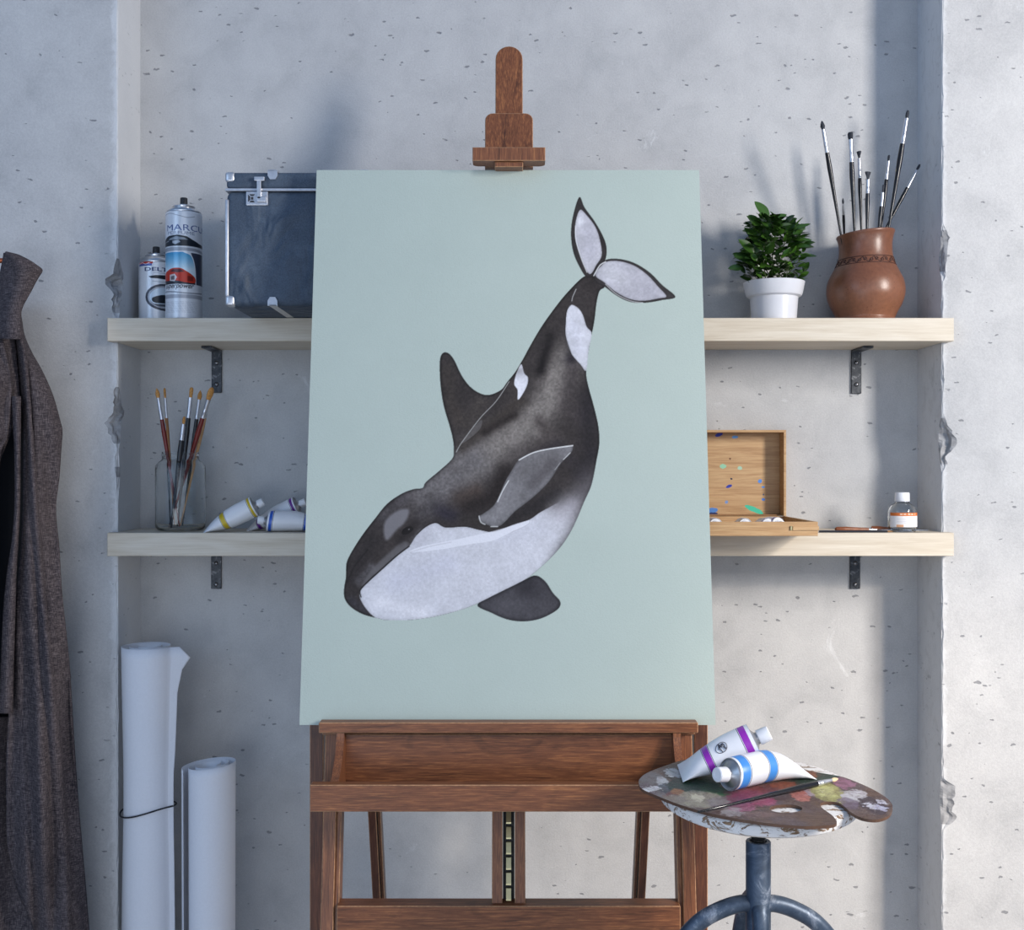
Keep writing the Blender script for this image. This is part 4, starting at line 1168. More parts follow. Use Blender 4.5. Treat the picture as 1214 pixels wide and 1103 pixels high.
# ------------------------------------------------------------------ paint tubes
m_tubew = plain('tube_white', (0.80, 0.81, 0.84), 0.35, var=0.03, scale=40)
m_tmetal = plain('tube_shoulder_metal', (0.42, 0.42, 0.43), 0.32, 0.8, var=0.2, scale=90)
m_capw = plain('tube_cap_white', (0.82, 0.83, 0.86), 0.4, var=0.02)
m_line = plain('tube_print_dark', rgb(70, 72, 84), 0.4)
m_tb = {'yellow': plain('tube_band_yellow', rgb(206, 178, 34), 0.35, var=0.04), 'purple': plain('tube_band_purple', rgb(150, 46, 176), 0.35, var=0.04),
        'violet': plain('tube_band_violet', rgb(104, 28, 140), 0.35, var=0.04), 'blue': plain('tube_band_blue', rgb(40, 92, 190), 0.35, var=0.04),
        'sky': plain('tube_band_sky', rgb(70, 140, 214), 0.35, var=0.04)}
def tube(label, tail, shoulder, r, crimp, band, group, capr=0.4, caplen=0.011, b1=(0.93, 0.975), b2=(0.38, 0.46), seed=1, marks=True, shm=None, lie=None, mark=None, kf=0.72):
    """tail: middle of the flat crimped end; shoulder: centre of the round end; crimp: direction of the crimped edge"""
    tail = Vector(tail); sh = Vector(shoulder)
    ax = (sh-tail).normalized(); L = (sh-tail).length
    cr = Vector(crimp); cr = (cr-ax*cr.dot(ax)).normalized(); up = ax.cross(cr)
    root = empty('paint_tube', (tail.x, tail.y, min(tail.z, sh.z-r)), label, 'paint tube', group)
    bm = bmesh.new(); n = 40
    ts = [0.0, 0.012, 0.04, 0.10, 0.18, 0.26, 0.34, b2[0]-0.012, b2[0]-0.004, b2[0], b2[1], b2[1]+0.004, b2[1]+0.012, 0.52, 0.60, 0.68, 0.76, 0.84, b1[0]-0.014, b1[0]-0.006, b1[0], b1[1], 0.99, 1.0]
    ts = sorted(set(round(t, 4) for t in ts)); rings = []
    rs_ = random.Random(seed)
    for t in ts:
        k = min(1, t/kf); k = math.sin(k*math.pi/2)**0.9
        a = r*(1.42*(1-k)+1.0*k)          # half width across the crimp
        b = r*(0.012+0.988*k)             # half thickness
        if t >= 0.99: a *= 0.985; b *= 0.985
        ring = []
        for i in range(n):
            th = 2*math.pi*i/n
            w = 1+0.045*mnoise.noise(Vector((th*1.3+seed*9, t*7, seed)))*(1-abs(2*t-1)**3)*(1 if t < 0.9 else 0)
            p = tail+ax*(L*t)+cr*(a*math.cos(th)*w)+up*(b*math.sin(th)*w)
            if lie is not None: p += lie*(b*1.01-t*r)
            ring.append(bm.verts.new(p))
        rings.append(ring)
    for k in range(len(ts)-1):
        tm = (ts[k]+ts[k+1])/2
        mi = 0
        if b1[0] <= tm <= b1[1] or b2[0] <= tm <= b2[1]: mi = 1
        elif marks and (b1[0]-0.014 < tm < b1[0]-0.006 or b2[0]-0.012 < tm < b2[0]-0.004 or b2[1]+0.004 < tm < b2[1]+0.012): mi = 2
        for i in range(n):
            f = bm.faces.new((rings[k][i], rings[k][(i+1)%n], rings[k+1][(i+1)%n], rings[k+1][i])); f.material_index = mi
    bm.faces.new(rings[0][::-1])
    link('tube_body', bm, [m_tubew, m_tb[band], m_line], root, local=False, smooth=50)
    if mark:
        t0, th0, dt, dth = mark
        def surf(t, th):
            k = math.sin(min(1, t/kf)*math.pi/2)**0.9
            a = r*(1.42*(1-k)+k); b = r*(0.012+0.988*k)
            w = 1+0.045*mnoise.noise(Vector((th*1.3+seed*9, t*7, seed)))*(1-abs(2*t-1)**3)*(1 if t < 0.9 else 0)
            return tail+ax*(L*t)+(cr*(a*math.cos(th))+up*(b*math.sin(th)))*(w+0.02)
        bm = bmesh.new()
        for (ct, ch, rt, rh_) in ((0, 0, 1, 1),):
            pts = [surf(t0+dt*math.cos(k*math.pi/12), th0+dth*math.sin(k*math.pi/12)) for k in range(24)]
            add_tube(bm, pts, 0.0004, 5, closed=True)
        rm = random.Random(4)
        for _ in range(9):
            ct, ch = rm.uniform(-.55, .55), rm.uniform(-.6, .6)
            add_tube(bm, [surf(t0+dt*(ct+0.3*u), th0+dth*(ch+0.35*math.sin(u*5+ct*9))) for u in (0, .25, .5, .75, 1)], 0.0006, 5)
        link('printed_emblem', bm, m_line, root, local=False, label='small dark oval emblem')
    M = Matrix.Translation(sh) @ Matrix((cr, up, ax)).transposed().to_4x4()
    bm = lathe([(r*0.985, -0.0006), (r*0.93, 0.0004), (r*0.86, -0.0012), (r*0.55, 0.0018), (r*0.36, 0.0045), (r*0.34, 0.0065)], 36, M=M)
    link('shoulder', bm, shm or m_tmetal, root, local=False, smooth=40)
    cp = r*capr
    pr = [(cp*0.95, 0.0065), (cp*1.02, 0.0075), (cp*0.97, 0.0065+caplen-0.001), (cp*0.85, 0.0065+caplen), (cp*0.55, 0.0065+caplen), (cp*0.5, 0.0065+caplen-0.0006), (cp*0.02, 0.0065+caplen-0.0006)]
    link('cap', lathe(pr, 28, M=M), m_capw, root, local=False, smooth=40)
    return root
tube('white paint tube with yellow bands, its tail toward the glass jar', Vector((P(242, 626, 1.985).x, CAM_Y+1.985, Z_LO+0.0008)), P(301.5, 600.5, 1.992), 0.0185, (0.35, 1, 0.35), 'yellow', 'paint tubes on the lower shelf', seed=2)
yb_ = CAM_Y+1.985
tube('white paint tube with blue bands, lying in front, half behind the canvas', Vector((P(398, 628, 2.0).x, CAM_Y+2.0, Z_LO+0.0012)), Vector((P(318, 616, 1.988).x, CAM_Y+1.985, Z_LO+0.0186)), 0.0183, (0.1, 1, 0), 'blue', 'paint tubes on the lower shelf', seed=5, lie=Vector((0, 0, 1)))
tube('white paint tube with violet bands, propped up behind the blue-banded one', Vector((P(293, 627, 2.035).x, CAM_Y+2.035, Z_LO+0.0008)), P(352, 600, 2.032), 0.0175, (0.2, 1, 0.3), 'violet', 'paint tubes on the lower shelf', seed=8, b2=(0.25, 0.3))

# ------------------------------------------------------------------ paint box
def box_wood():
    t = NT('paint_box_wood'); t.set(Roughness=0.5)
    g, _ = t.noise(t.mapping(scale=(1.4, 10, 16)), 5.0, 5, 0.6, 1.6)
    f, _ = t.noise(t.mapping(scale=(5, 90, 110)), 4.0, 4, 0.6)
    c = t.ramp(g, [(0.3, rgb(164, 124, 80)), (0.5, rgb(190, 150, 104)), (0.7, rgb(208, 174, 128))])
    c = t.mix(0.35, c, t.ramp(f, [(0.3, rgb(150, 110, 68)), (0.7, rgb(216, 182, 138))]))
    return t, c
t, c = box_wood(); t.color(c); m_box = t.m
m_boxe = plain('box_edge_wood', rgb(150, 112, 72), 0.5, var=0.2, scale=100)
BX1 = (968.8-VX)/F*1.862; BX0 = BX1-0.335; BY0 = CAM_Y+1.857; BY1 = -0.028; BT = 1.0118
pbox = empty('paint_box', ((BX0+BX1)/2, (BY0+BY1)/2, Z_LO), 'open wooden paint box with a spattered lid on the lower shelf', 'paint box')
z0 = Z_LO+0.0004; tw = 0.006
bm = bmesh.new()
add_box(bm, ((BX0+BX1)/2, (BY0+BY1)/2, z0+0.002), (BX1-BX0-0.002, BY1-BY0-0.002, 0.004))
link('box_floor', bm, m_box, pbox, local=False)
link('front_wall', box2(BX0, BX1, BY0, BY0+tw, z0, BT, 0.0006), m_box, pbox, local=False)
link('rear_wall', box2(BX0, BX1, BY1-tw, BY1, z0, BT, 0.0006), m_box, pbox, local=False)
for x in (BX0, BX1-tw):
    link('side_wall', box2(x, x+tw, BY0+tw+0.0002, BY1-tw-0.0002, z0, BT, 0.0006), m_box, pbox, local=False)
link('corner_strip', box2(BX1-0.042, BX1+0.0012, BY0-0.0022, BY0-0.0001, z0+0.009, z0+0.0165, 0.0008), m_box, pbox, local=False)
link('catch', box2(BX1-0.046, BX1-0.0425, BY0-0.0026, BY0-0.0001, z0+0.0095, z0+0.0165, 0.0005), m_brass, pbox, local=False, label='small brass catch')
# lid: shallow tray standing up on the hinge line
t, c = box_wood()
co = t.tc.outputs['Object']; s = t.sep(co)
def spot_mix(t, c, s, ux, uz, rx, rz, ang, col, wn, warp, soft=12.0, amt=1.0, ai=0, bi=2):
    "paint mark with a shape of its own at (ux, uz) of the object's own x and z (or y)"
    w = t.sep(wn)
    dx = t.math('ADD', t.math('SUBTRACT', s[ai], ux), t.math('MULTIPLY', t.math('SUBTRACT', w[0], 0.5), warp))
    dz = t.math('ADD', t.math('SUBTRACT', s[bi], uz), t.math('MULTIPLY', t.math('SUBTRACT', w[1], 0.5), warp))
    ca, sa = math.cos(ang), math.sin(ang)
    a = t.math('ADD', t.math('MULTIPLY', dx, ca/rx), t.math('MULTIPLY', dz, sa/rx))
    b = t.math('ADD', t.math('MULTIPLY', dx, -sa/rz), t.math('MULTIPLY', dz, ca/rz))
    d = t.math('SQRT', t.math('ADD', t.math('MULTIPLY', a, a), t.math('MULTIPLY', b, b)))
    k = t.math('MULTIPLY', t.math('SUBTRACT', 1.0, d), soft, True)
    return t.mix(t.math('MULTIPLY', k, amt) if amt < 1 else k, c, col)
_, wn = t.noise(co, 90, 3, 0.6)
LDX = lambda px: (px-VX)/F*2.07-(BX0+BX1)/2
LDZ = lambda py: CAM_Z-(py-VY)/F*2.07-Z_LO
for (px, py, rx, rz, a, col) in ((855,515,4,2,.3,rgb(30,50,170)),(874,518,3.5,1.4,.1,rgb(90,150,210)),(860,553,3.5,2.5,0,rgb(150,206,170)),(880,555,2.4,2,0,rgb(170,206,180)),
        (867,577,3.6,1.6,.3,rgb(34,50,160)),(870,568,1.2,1,0,rgb(30,30,60)),(904,571,2.2,2.2,0,rgb(80,140,220)),(908,578,2,1,0,rgb(90,150,220)),(864,596,1.8,1.8,0,rgb(120,150,200)),
        (908,593,2,1.4,0,rgb(80,130,210)),(897,605,11,2.6,-.42,rgb(64,196,160)),(847,606,6,3,.1,rgb(76,130,200)),(848,610,5,1.6,0,rgb(24,36,90)),(868,544,1,1,0,rgb(110,70,40)),(908,587,1,1,0,rgb(80,90,110))):
    c = spot_mix(t, c, s, LDX(px), LDZ(py), rx*2.07/F*1.15, rz*2.07/F*1.15, a, col, wn, 0.004)
t.color(c); m_lid = t.m
LX1 = (931-VX)/F*2.065; LX0 = LX1-0.300; LZ0 = BT+0.0006; LZ1 = kz(510, 2.062)
link('lid_panel', box2(LX0, LX1, -0.0085, -0.0045, LZ0, LZ1, 0.0004), m_lid, pbox, local=False, label='paint-spattered lid panel')
for x in (LX0, LX1-0.0045):
    link('lid_side', box2(x, x+0.0045, -0.042, -0.0086, LZ0, LZ1-0.0046, 0.0005), m_box, pbox, local=False)
link('lid_rim', box2(LX0, LX1, -0.042, -0.0086, LZ1-0.0044, LZ1, 0.0005), m_box, pbox, local=False)
link('lid_lip', box2(LX0+0.005, LX1-0.005, -0.030, -0.0086, LZ0, LZ0+0.0025, 0.0004), m_boxe, pbox, local=False)
for k, (px, dx, ang) in enumerate(((849, 0, 0.02), (884, 0, -0.03), (911, 0, 0.04), (930, 0, 0.30))):
    r = 0.0118 if k < 3 else 0.0122
    yy = BY0+tw+0.022
    x = (px-VX)/F*(yy-CAM_Y)
    z = Z_LO+0.0046+r
    if k == 3: x = BX1-0.058; z += 0.001
    lab = ('white paint tube in the paint box, nearest the canvas edge', 'white paint tube in the paint box, second from the canvas edge',
           'white paint tube in the paint box, beside the slanting one', 'white paint tube lying aslant at the right end of the paint box')[k]
    tail_ = Vector((x-math.sin(ang)*0.085, yy+0.085*math.cos(ang), Z_LO+0.0052))
    tube(lab, tail_, (x, yy, z), r, (1, 0, 0), ('sky', 'yellow', 'blue', 'violet')[k], 'paint tubes in the wooden paint box', caplen=0.008, marks=False, seed=20+k, shm=m_capw, lie=Vector((0, 0, 1)))

# ------------------------------------------------------------------ bottle
def bottle_glass():
    t = NT('bottle_clear'); t.set(Roughness=0.05, IOR=1.42); t.b.inputs['Transmission Weight'].default_value = 1.0
    t.b.inputs['Base Color'].default_value = (0.93, 0.95, 0.96, 1); return t.m
m_bot = bottle_glass()
D = 1.985; bxc = (1069.6-VX)/F*D; byc = CAM_Y+D; kb = D/F
bottle = empty('small_bottle', (bxc, byc, Z_LO), 'small clear bottle with white cap and orange banded label', 'bottle')
z0 = Z_LO+0.0004
prof = [(2*kb, z0+0.001), (14.5*kb, z0), (16.2*kb, z0+0.003), (16.5*kb, kz(620, D)), (16.5*kb, kz(607, D)), (15.6*kb, kz(603, D)), (13.5*kb, kz(600, D)), (10.2*kb, kz(597.6, D)), (8.2*kb, kz(596.5, D)), (7.4*kb, kz(595, D)), (7.4*kb, kz(592, D)),
        (6.4*kb, kz(592, D)), (6.6*kb, kz(596, D)), (12.4*kb, kz(601, D)), (15.4*kb, kz(607, D)), (15.4*kb, kz(622, D)), (13*kb, z0+0.003), (1*kb, z0+0.003)]
link('bottle_body', lathe(prof, 48, cx=bxc, cy=byc), m_bot, bottle, local=False, smooth=50)
prof = [(8.0*kb, kz(594.6, D)), (8.4*kb, kz(594, D)), (8.2*kb, kz(585, D)), (7.6*kb, kz(584, D)), (1*kb, kz(583.8, D))]
bm = lathe(prof, 48, cx=bxc, cy=byc)
for v in bm.verts:
    a = math.atan2(v.co.y-byc, v.co.x-bxc); r = math.hypot(v.co.y-byc, v.co.x-bxc)
    if r > 7*kb: v.co.x += math.cos(a)*0.0003*math.cos(a*24); v.co.y += math.sin(a)*0.0003*math.cos(a*24)
link('cap', bm, m_capw, bottle, local=False, smooth=50, label='white screw cap')
th = np.linspace(-1.25, 1.25, 120); zz_ = np.linspace(kz(607.6, D), kz(624.5, D), 70)
TH, ZZ = np.meshgrid(th, zz_)
lb = Canvas2D(TH*16.6, VY-(ZZ-CAM_Z)/D*F, (236, 234, 232)); lb.dx = abs(lb.X[0,1]-lb.X[0,0]); lb.dy = abs(lb.Y[1,0]-lb.Y[0,0])
lb.poly([(-30,607),(30,607),(30,611.4),(-30,611.4)], (206,110,44), 1)
for a, b in ((-8, -5), (-4, -1), (1, 4), (5, 8), (10, 12)): lb.poly([(a,608.6),(b,608.6),(b,610),(a,610)], (240,226,210), .8)
for k in range(4):
    lb.poly([(-12,614+k*1.7),(9-3*(k % 2),614+k*1.7),(9-3*(k % 2),614.6+k*1.7),(-12,614.6+k*1.7)], (182,182,186), .7)
lb.poly([(-12,621.4),(-4,621.4),(-4,624.5),(-12,624.5)], (206,140,90), .8)
A = -math.pi/2+TH; R_ = 16.8*kb
lab = link('label', bmesh.new(), m_can, bottle); C.objects.unlink(lab); bpy.data.objects.remove(lab)
m_lab = colorattr('bottle_label_paper', 'paint', 0.6, 300)
grid_object('paper_label', np.stack([bxc+R_*np.cos(A), byc+R_*np.sin(A), ZZ], -1), lb.img, m_lab, bottle)

# ------------------------------------------------------------------ palette knives and a pencil lying on the shelf
m_khand = plain('knife_handle_wood', rgb(132, 76, 44), 0.35, var=0.2, scale=90)
m_blade = plain('knife_blade', (0.42, 0.44, 0.47), 0.25, 0.9, var=0.1)
def knife(label, p0, p1, split):
    root = empty('palette_knife', (p0[0], p0[1], Z_LO), label, 'palette knife', 'palette knives on the lower shelf')
    a = Vector((p0[0], p0[1], Z_LO+0.0052)); b = Vector((p1[0], p1[1], Z_LO+0.0040)); d = b-a
    m1 = a+d*split; m2 = a+d*(split+0.14)
    bm = bmesh.new()
    add_tube(bm, [a, a+d*split*0.04, a+d*split*0.3, a+d*split*0.7, m1], [0.002, 0.0042, 0.0048, 0.0036, 0.0030], 14)
    link('handle', bm, m_khand, root, local=False, smooth=50)
    bm = bmesh.new(); add_tube(bm, [m1, m1+d*0.02, m2], [0.0030, 0.0026, 0.0014], 10)
    link('ferrule', bm, m_blade, root, local=False, smooth=50)
    s = d.normalized().cross(Vector((0, 0, 1))).normalized()
    bm = bmesh.new()
    pts = [(0, -0.002), (0.15, -0.0060), (0.5, -0.0075), (0.85, -0.005), (1, 0), (0.85, 0.005), (0.5, 0.0075), (0.15, 0.0060), (0, 0.002)]
    e = b-m2
    add_prism(bm, pts, lambda u, v, h: m2+e*u+s*v+Vector((0, 0, h)), -0.0005, 0.0004)
    link('blade', bm, m_blade, root, local=False)
def sx_(px, y): return (px-VX)/F*(y-CAM_Y)
knife('palette knife whose brown handle is nearest the paint box', (sx_(990, -0.128), -0.128), (sx_(1062, -0.120), -0.120), 0.55)
knife('palette knife with its brown handle behind, blade pointing past the bottle', (sx_(1033, -0.100), -0.098), (sx_(1100, -0.136), -0.137), 0.36)
root = empty('pencil', (sx_(969, -0.139), -0.139, Z_LO), 'thin dark pencil lying along the shelf front edge', 'pencil')
bm = bmesh.new(); add_tube(bm, [Vector((sx_(971, -0.139), -0.139, Z_LO+0.0022)), Vector((sx_(1052, -0.1395), -0.1395, Z_LO+0.0022))], 0.0020, 6)
link('barrel', bm, plain('pencil_dark', rgb(40, 42, 50), 0.4), root, local=False)
bm = bmesh.new(); add_tube(bm, [Vector((sx_(1052, -0.1395), -0.1395, Z_LO+0.0022)), Vector((sx_(1059, -0.1395), -0.1395, Z_LO+0.0022))], [0.0020, 0.0003], 6)
link('point', bm, m_boxe, root, local=False)

# ------------------------------------------------------------------ rolls of paper
m_paper = plain('white_paper', (0.74, 0.75, 0.79), 0.75, var=0.02, scale=300, bump=0.05)
m_cord = plain('black_cord', (0.015, 0.015, 0.018), 0.6)
def roll(label, cx, cy, ztop, rfun, turns, flap, tilt=0.0, seed=0, phi_end=-0.5, core=0.45):
    root = empty('paper_roll', (cx, cy, 0), label, 'paper roll', 'tall paper rolls standing in the alcove')
    rows = []; N = int(turns*44); nz = 40
    for k in range(nz+1):
        v = k/nz; z = 0.001+(ztop-0.001)*v; R = rfun(v)
        row = []
        for i in range(N+1):
            u = i/N; ang = phi_end-(1-u)*turns*2*math.pi
            r = R*(core+(1-core)*u**0.9)
            row.append(Vector((cx+r*math.cos(ang), cy+r*math.sin(ang), z+tilt*r*math.cos(ang)*v)))
        # flap leaving the roll along the tangent
        fl = flap(v)
        tx = Vector((-math.sin(phi_end), math.cos(phi_end), 0)); nx_ = Vector((math.cos(phi_end), math.sin(phi_end), 0))
        e = row[-1].copy()
        for j in range(1, 9):
            s_ = j/8*fl
            row.append(e+tx*s_*0.62+nx_*(s_*0.55)+Vector((0, 0, 0)))
        rows.append(row)
    bm = grid_bm(rows)
    o = link('rolled_sheet', bm, m_paper, root, local=False, smooth=50)
    md = o.modifiers.new('thickness', 'SOLIDIFY'); md.thickness = 0.0010; md.offset = 0
    return root
D1 = 1.975; c1 = Vector((sx_(175.5, D1+CAM_Y), D1+CAM_Y))
r1 = lambda v: (34.2-3.2*math.exp(-((v-0.76+0.07)/0.22)**2)-1.0*(1-v))*D1/F*0.985
z1 = kz(765.5, D1)
ra = roll('tall white paper roll tied with black cord, left of the shorter roll', c1.x, c1.y, z1, r1, 2.4, lambda v: float(np.interp(v, [0, 0.72, 0.78, 0.9, 0.955, 0.98, 1.0], [0.011, 0.012, 0.015, 0.017, 0.027, 0.046, 0.020])), phi_end=-0.45, core=0.30)
zc_ = kz(966, D1-0.04)
bm = bmesh.new()
vv0 = zc_/z1; rr = r1(vv0)+0.0018
ring = []
for i in range(60):
    a = 2*math.pi*i/60
    e = 1+0.10*math.exp(-((math.atan2(math.sin(a+0.25), math.cos(a+0.25)))/0.35)**2)
    ring.append(Vector((c1.x+rr*e*math.cos(a), c1.y+rr*e*math.sin(a), zc_+0.006*math.cos(a)-0.003*math.sin(a*2))))
add_tube(bm, ring, 0.0014, 8, closed=True)
link('cord', bm, m_cord, ra, local=False, smooth=True, label='thin black cord tied round the roll')
D2 = 1.935; c2 = Vector((sx_(249.5, D2+CAM_Y), D2+CAM_Y))
roll('shorter white paper roll without cord, right of the tied roll', c2.x, c2.y, kz(906, D2), lambda v: (33.6-1.3*(1-v))*D2/F*0.985, 2.7, lambda v: 0.0, tilt=0.10, phi_end=3.75, core=0.32)

# ------------------------------------------------------------------ stool
SC = P(899, 933, 1.45); TL = math.radians(4.0)
NS = Vector((0, -math.sin(TL), math.cos(TL))); SE = Vector((0, math.cos(TL), math.sin(TL)))
def on_plane(px, py, h=0.0):
    o = Vector((0, CAM_Y, CAM_Z)); d = P(px, py, 1.0)-o
    q = SC+NS*h
    t = (q-o).dot(NS)/d.dot(NS)
    return o+d*t
def peeling():
    t = NT('peeling_white_paint'); t.set(Roughness=0.7)
    co = t.tc.outputs['Object']
    f, _ = t.noise(t.mapping(scale=(6, 14, 14)), 5.5, 8, 0.72, 1.5)
    g, _ = t.noise(t.mapping(scale=(20, 80, 80)), 3, 4, 0.6)
    wood = t.ramp(g, [(0.3, rgb(96, 72, 50)), (0.7, rgb(150, 122, 94))])
    k = t.ramp(f, [(0.43, (0, 0, 0)), (0.47, (1, 1, 1))])
    t.color(t.mix(k, wood, rgb(226, 224, 222))); t.normal(t.bump(k, 0.4, 0.001)); return t.m
m_peel = peeling()
def scuffed():
    t = NT('scuffed_blue_steel'); t.set(Roughness=0.42, Metallic=0.35)
    co = t.tc.outputs['Object']
    f, _ = t.noise(co, 22, 8, 0.75, 0.6)
    c = t.ramp(f, [(0.40, rgb(52, 66, 84)), (0.55, rgb(72, 86, 104)), (0.62, rgb(122, 132, 146)), (0.70, rgb(164, 170, 180))])
    t.color(c); return t.m
m_st = scuffed()
stool = empty('stool', (SC.x, SC.y, 0), 'old screw stool with a peeling white round seat under the palette', 'stool')
M = Matrix.Translation(SC) @ Matrix.Rotation(TL, 4, 'X')
SR = 0.1265
link('seat', lathe([(SR*0.2, -0.020), (SR*0.93, -0.020), (SR*0.985, -0.016), (SR, -0.010), (SR*0.995, -0.004), (SR*0.97, -0.0005), (SR*0.92, 0.0), (SR*0.1, 0.0)], 96, M=M), m_peel, stool, local=False, smooth=35)
zt = SC.z-0.0215
zpost = kz(996, 1.45)-0.004
bm = bmesh.new()
pr = []
z = zpost-0.02
while z < zt:
    pr += [(0.0082, z), (0.0094, z+0.0016)]; z += 0.0032
add_lathe(bm, pr, 24, cx=SC.x, cy=SC.y)
link('screw', bm, m_black, stool, local=False, smooth=30)
pt = kz(1001, 1.437)
link('post', lathe([(0.0152, 0.30), (0.0158, 0.305), (0.0158, pt-0.001), (0.0150, pt), (0.0110, pt), (0.0105, pt-0.004), (0.006, pt-0.004)], 36, cx=SC.x, cy=SC.y), m_st, stool, local=False, smooth=40)
for ang in (176, 4, 100, 268):
    a = math.radians(ang); dx, dy = math.cos(a), math.sin(a)
    za = kz(1068, 1.45)
    pts = [(0.004, za-0.008), (0.018, za-0.004), (0.045, za-0.012), (0.075, za-0.030), (0.10, za-0.060), (0.122, za-0.105), (0.145, za-0.20), (0.170, za-0.36), (0.187, 0.012)]
    if ang in (268,): pts = [(0.004, za-0.005), (0.013, za-0.012), (0.022, za-0.035), (0.034, za-0.08), (0.055, za-0.16), (0.085, za-0.26), (0.13, za-0.38), (0.187, 0.012)]
    if ang in (100,): pts = [(0.004, za+0.004), (0.018, za-0.0), (0.040, za-0.020), (0.060, za-0.06), (0.080, za-0.13), (0.11, za-0.24), (0.15, za-0.38), (0.187, 0.012)]
    bm = bmesh.new()
    add_tube(bm, smooth_path([Vector((SC.x+dx*r, SC.y+dy*r, z)) for r, z in pts], 7), 0.0108, 18)
    lg = link('leg', bm, m_st, stool, local=False, smooth=60)
    bm = lathe([(0.013, 0.0003), (0.0135, 0.004), (0.0125, 0.014), (0.011, 0.016)], 20, cx=SC.x+dx*0.187, cy=SC.y+dy*0.187)
    bmesh.ops.translate(bm, verts=bm.verts, vec=-stool.location)
    link('rubber_foot', bm, m_black, lg, local=True, smooth=40)

# ------------------------------------------------------------------ palette
PTH = 0.0044
outl = [(757.4,929.4),(758.6,923.5),(767.5,916.4),(787.7,908.5),(808,902),(835,898),(870,897.5),(905,901),(940,908),(960,914.2),(981,918),(1001,922),(1029.8,933.7),(1048,944),(1056.5,952),(1058,959),(1053,967.5),(1038.5,972),(1021,969.7),(1009,963.5),(1002,957.5),(994,952),(981,950.5),(972.5,953),(975,958.5),(986,966.5),(991.5,973),(991,976.5),(983.7,978.6),(955,979.8),(917,977),(874,971),(839.5,964),(807.8,955),(779,943.8),(761.7,936.0)]
def to2(p):
    r = p-SC; return (r.x, r.dot(SE))
o2 = [to2(on_plane(a, b, PTH)) for a, b in catmull(outl, 4)]
hole = [to2(on_plane(931.8+19.5*math.cos(k/20*2*math.pi), 959+4.9*math.sin(k/20*2*math.pi), PTH)) for k in range(20)]
t = NT('palette_paint'); t.set(Roughness=0.38, Specular_IOR_Level=0.5)
pal = empty('palette', SC, 'paint-covered wooden artist palette with a thumb notch, lying on the stool', 'palette', quat=Matrix.Rotation(TL, 3, 'X').to_quaternion())
co = t.tc.outputs['Object']; s = t.sep(co)
g, _ = t.noise(t.mapping(scale=(3, 26, 10)), 6, 5, 0.65, 1.0)
c = t.ramp(g, [(0.3, rgb(84, 62, 54)), (0.55, rgb(112, 88, 76)), (0.75, rgb(134, 112, 98))])
m_, _ = t.noise(co, 14, 5, 0.6)
c = t.mix(t.ramp(m_, [(0.45, (0, 0, 0)), (0.6, (0.7, 0.7, 0.7))]), c, rgb(104, 92, 98))
_, wn = t.noise(co, 85, 8, 0.75)
_, wn2 = t.noise(co, 170, 4, 0.65)
SCL = lambda px_: px_*1.45/F
for (px, py, rx, ry, a, col, amt, wp) in (
    (775,930,20,16,0,rgb(118,112,118),.9,1),(768,936,12,8,0,rgb(104,86,98),.8,1),(765,938,7,3,-.3,rgb(220,220,226),1,2.2),(775,935,8,3,.1,rgb(214,214,222),1,2.2),
    (786,929,7,9,0,rgb(190,190,196),1,.5),(800,919,14,9,0,rgb(52,50,58),.95,1),(800,917,12,6,.2,rgb(196,196,202),1,2.6),(792,936,12,7,0,rgb(42,60,84),.8,1.2),
    (812,932,22,9,0,rgb(38,60,62),.95,1),(832,930,26,17,0,rgb(34,72,54),1,1),(848,938,18,8,0,rgb(44,92,58),1,1),(805,940,9,5,0,rgb(166,112,78),.8,1),(795,944,8,5,0,rgb(120,60,60),.7,1),
    (830,948,30,11,0,rgb(160,152,136),.95,1),(826,946,8,5,0,rgb(206,198,178),.9,1),(800,950,15,8,0,rgb(138,128,122),.8,1),(860,952,24,8,0,rgb(150,140,140),.8,1),
    (880,946,22,12,0,rgb(132,66,92),.85,1.2),(890,940,26,10,.1,rgb(152,72,100),.85,1.4),(905,950,16,7,.2,rgb(186,96,128),.8,1.6),(878,957,18,6,.2,rgb(186,110,140),.7,1.8),
    (908,934,24,7,0,rgb(128,66,60),.8,1.3),(935,932,20,6,0,rgb(150,84,60),.85,1.2),(955,924,22,11,0,rgb(40,62,52),.95,1),(975,920,20,9,0,rgb(44,70,60),.95,1),(958,919,14,5,0,rgb(160,92,60),.7,1.2),
    (948,943,11,8,0,rgb(200,128,118),.95,.7),(962,938,12,6,0,rgb(214,190,200),.6,1.5),(982,940,20,14,0,rgb(176,172,112),.95,.9),(978,938,12,8,0,rgb(206,204,140),.9,1),(1000,928,12,8,0,rgb(176,120,150),.7,1.5),
    (1012,944,14,9,-.4,rgb(206,202,208),1,1.1),(1005,952,12,8,0,rgb(120,104,124),.8,1),(1035,955,16,11,0,rgb(70,60,72),.9,1),(1033,956,7,4,0,rgb(206,204,218),1,2.4),(1044,958,6,4,0,rgb(190,190,214),1,2.4),(1046,951,5,3,0,rgb(206,206,222),1,2.0),
    (868,963,16,5,0,rgb(186,178,180),.7,1.2),(900,966,20,4,0,rgb(130,100,96),.6,1)):
    u, v = to2(on_plane(px, py, PTH))
    u2, v2 = to2(on_plane(px, py-ry, PTH))
    c = spot_mix(t, c, s, u, v, SCL(rx), max(abs(v2-v), 0.002), a*1.5, col, wn if wp < 1.7 else wn2, 0.035*min(wp, 1.6) if wp < 1.7 else 0.030, 6.0 if wp < 1.7 else 9.0, amt, 0, 1)
q1_, q2_ = t.noise(co, 75, 6, 0.75, 1.5)
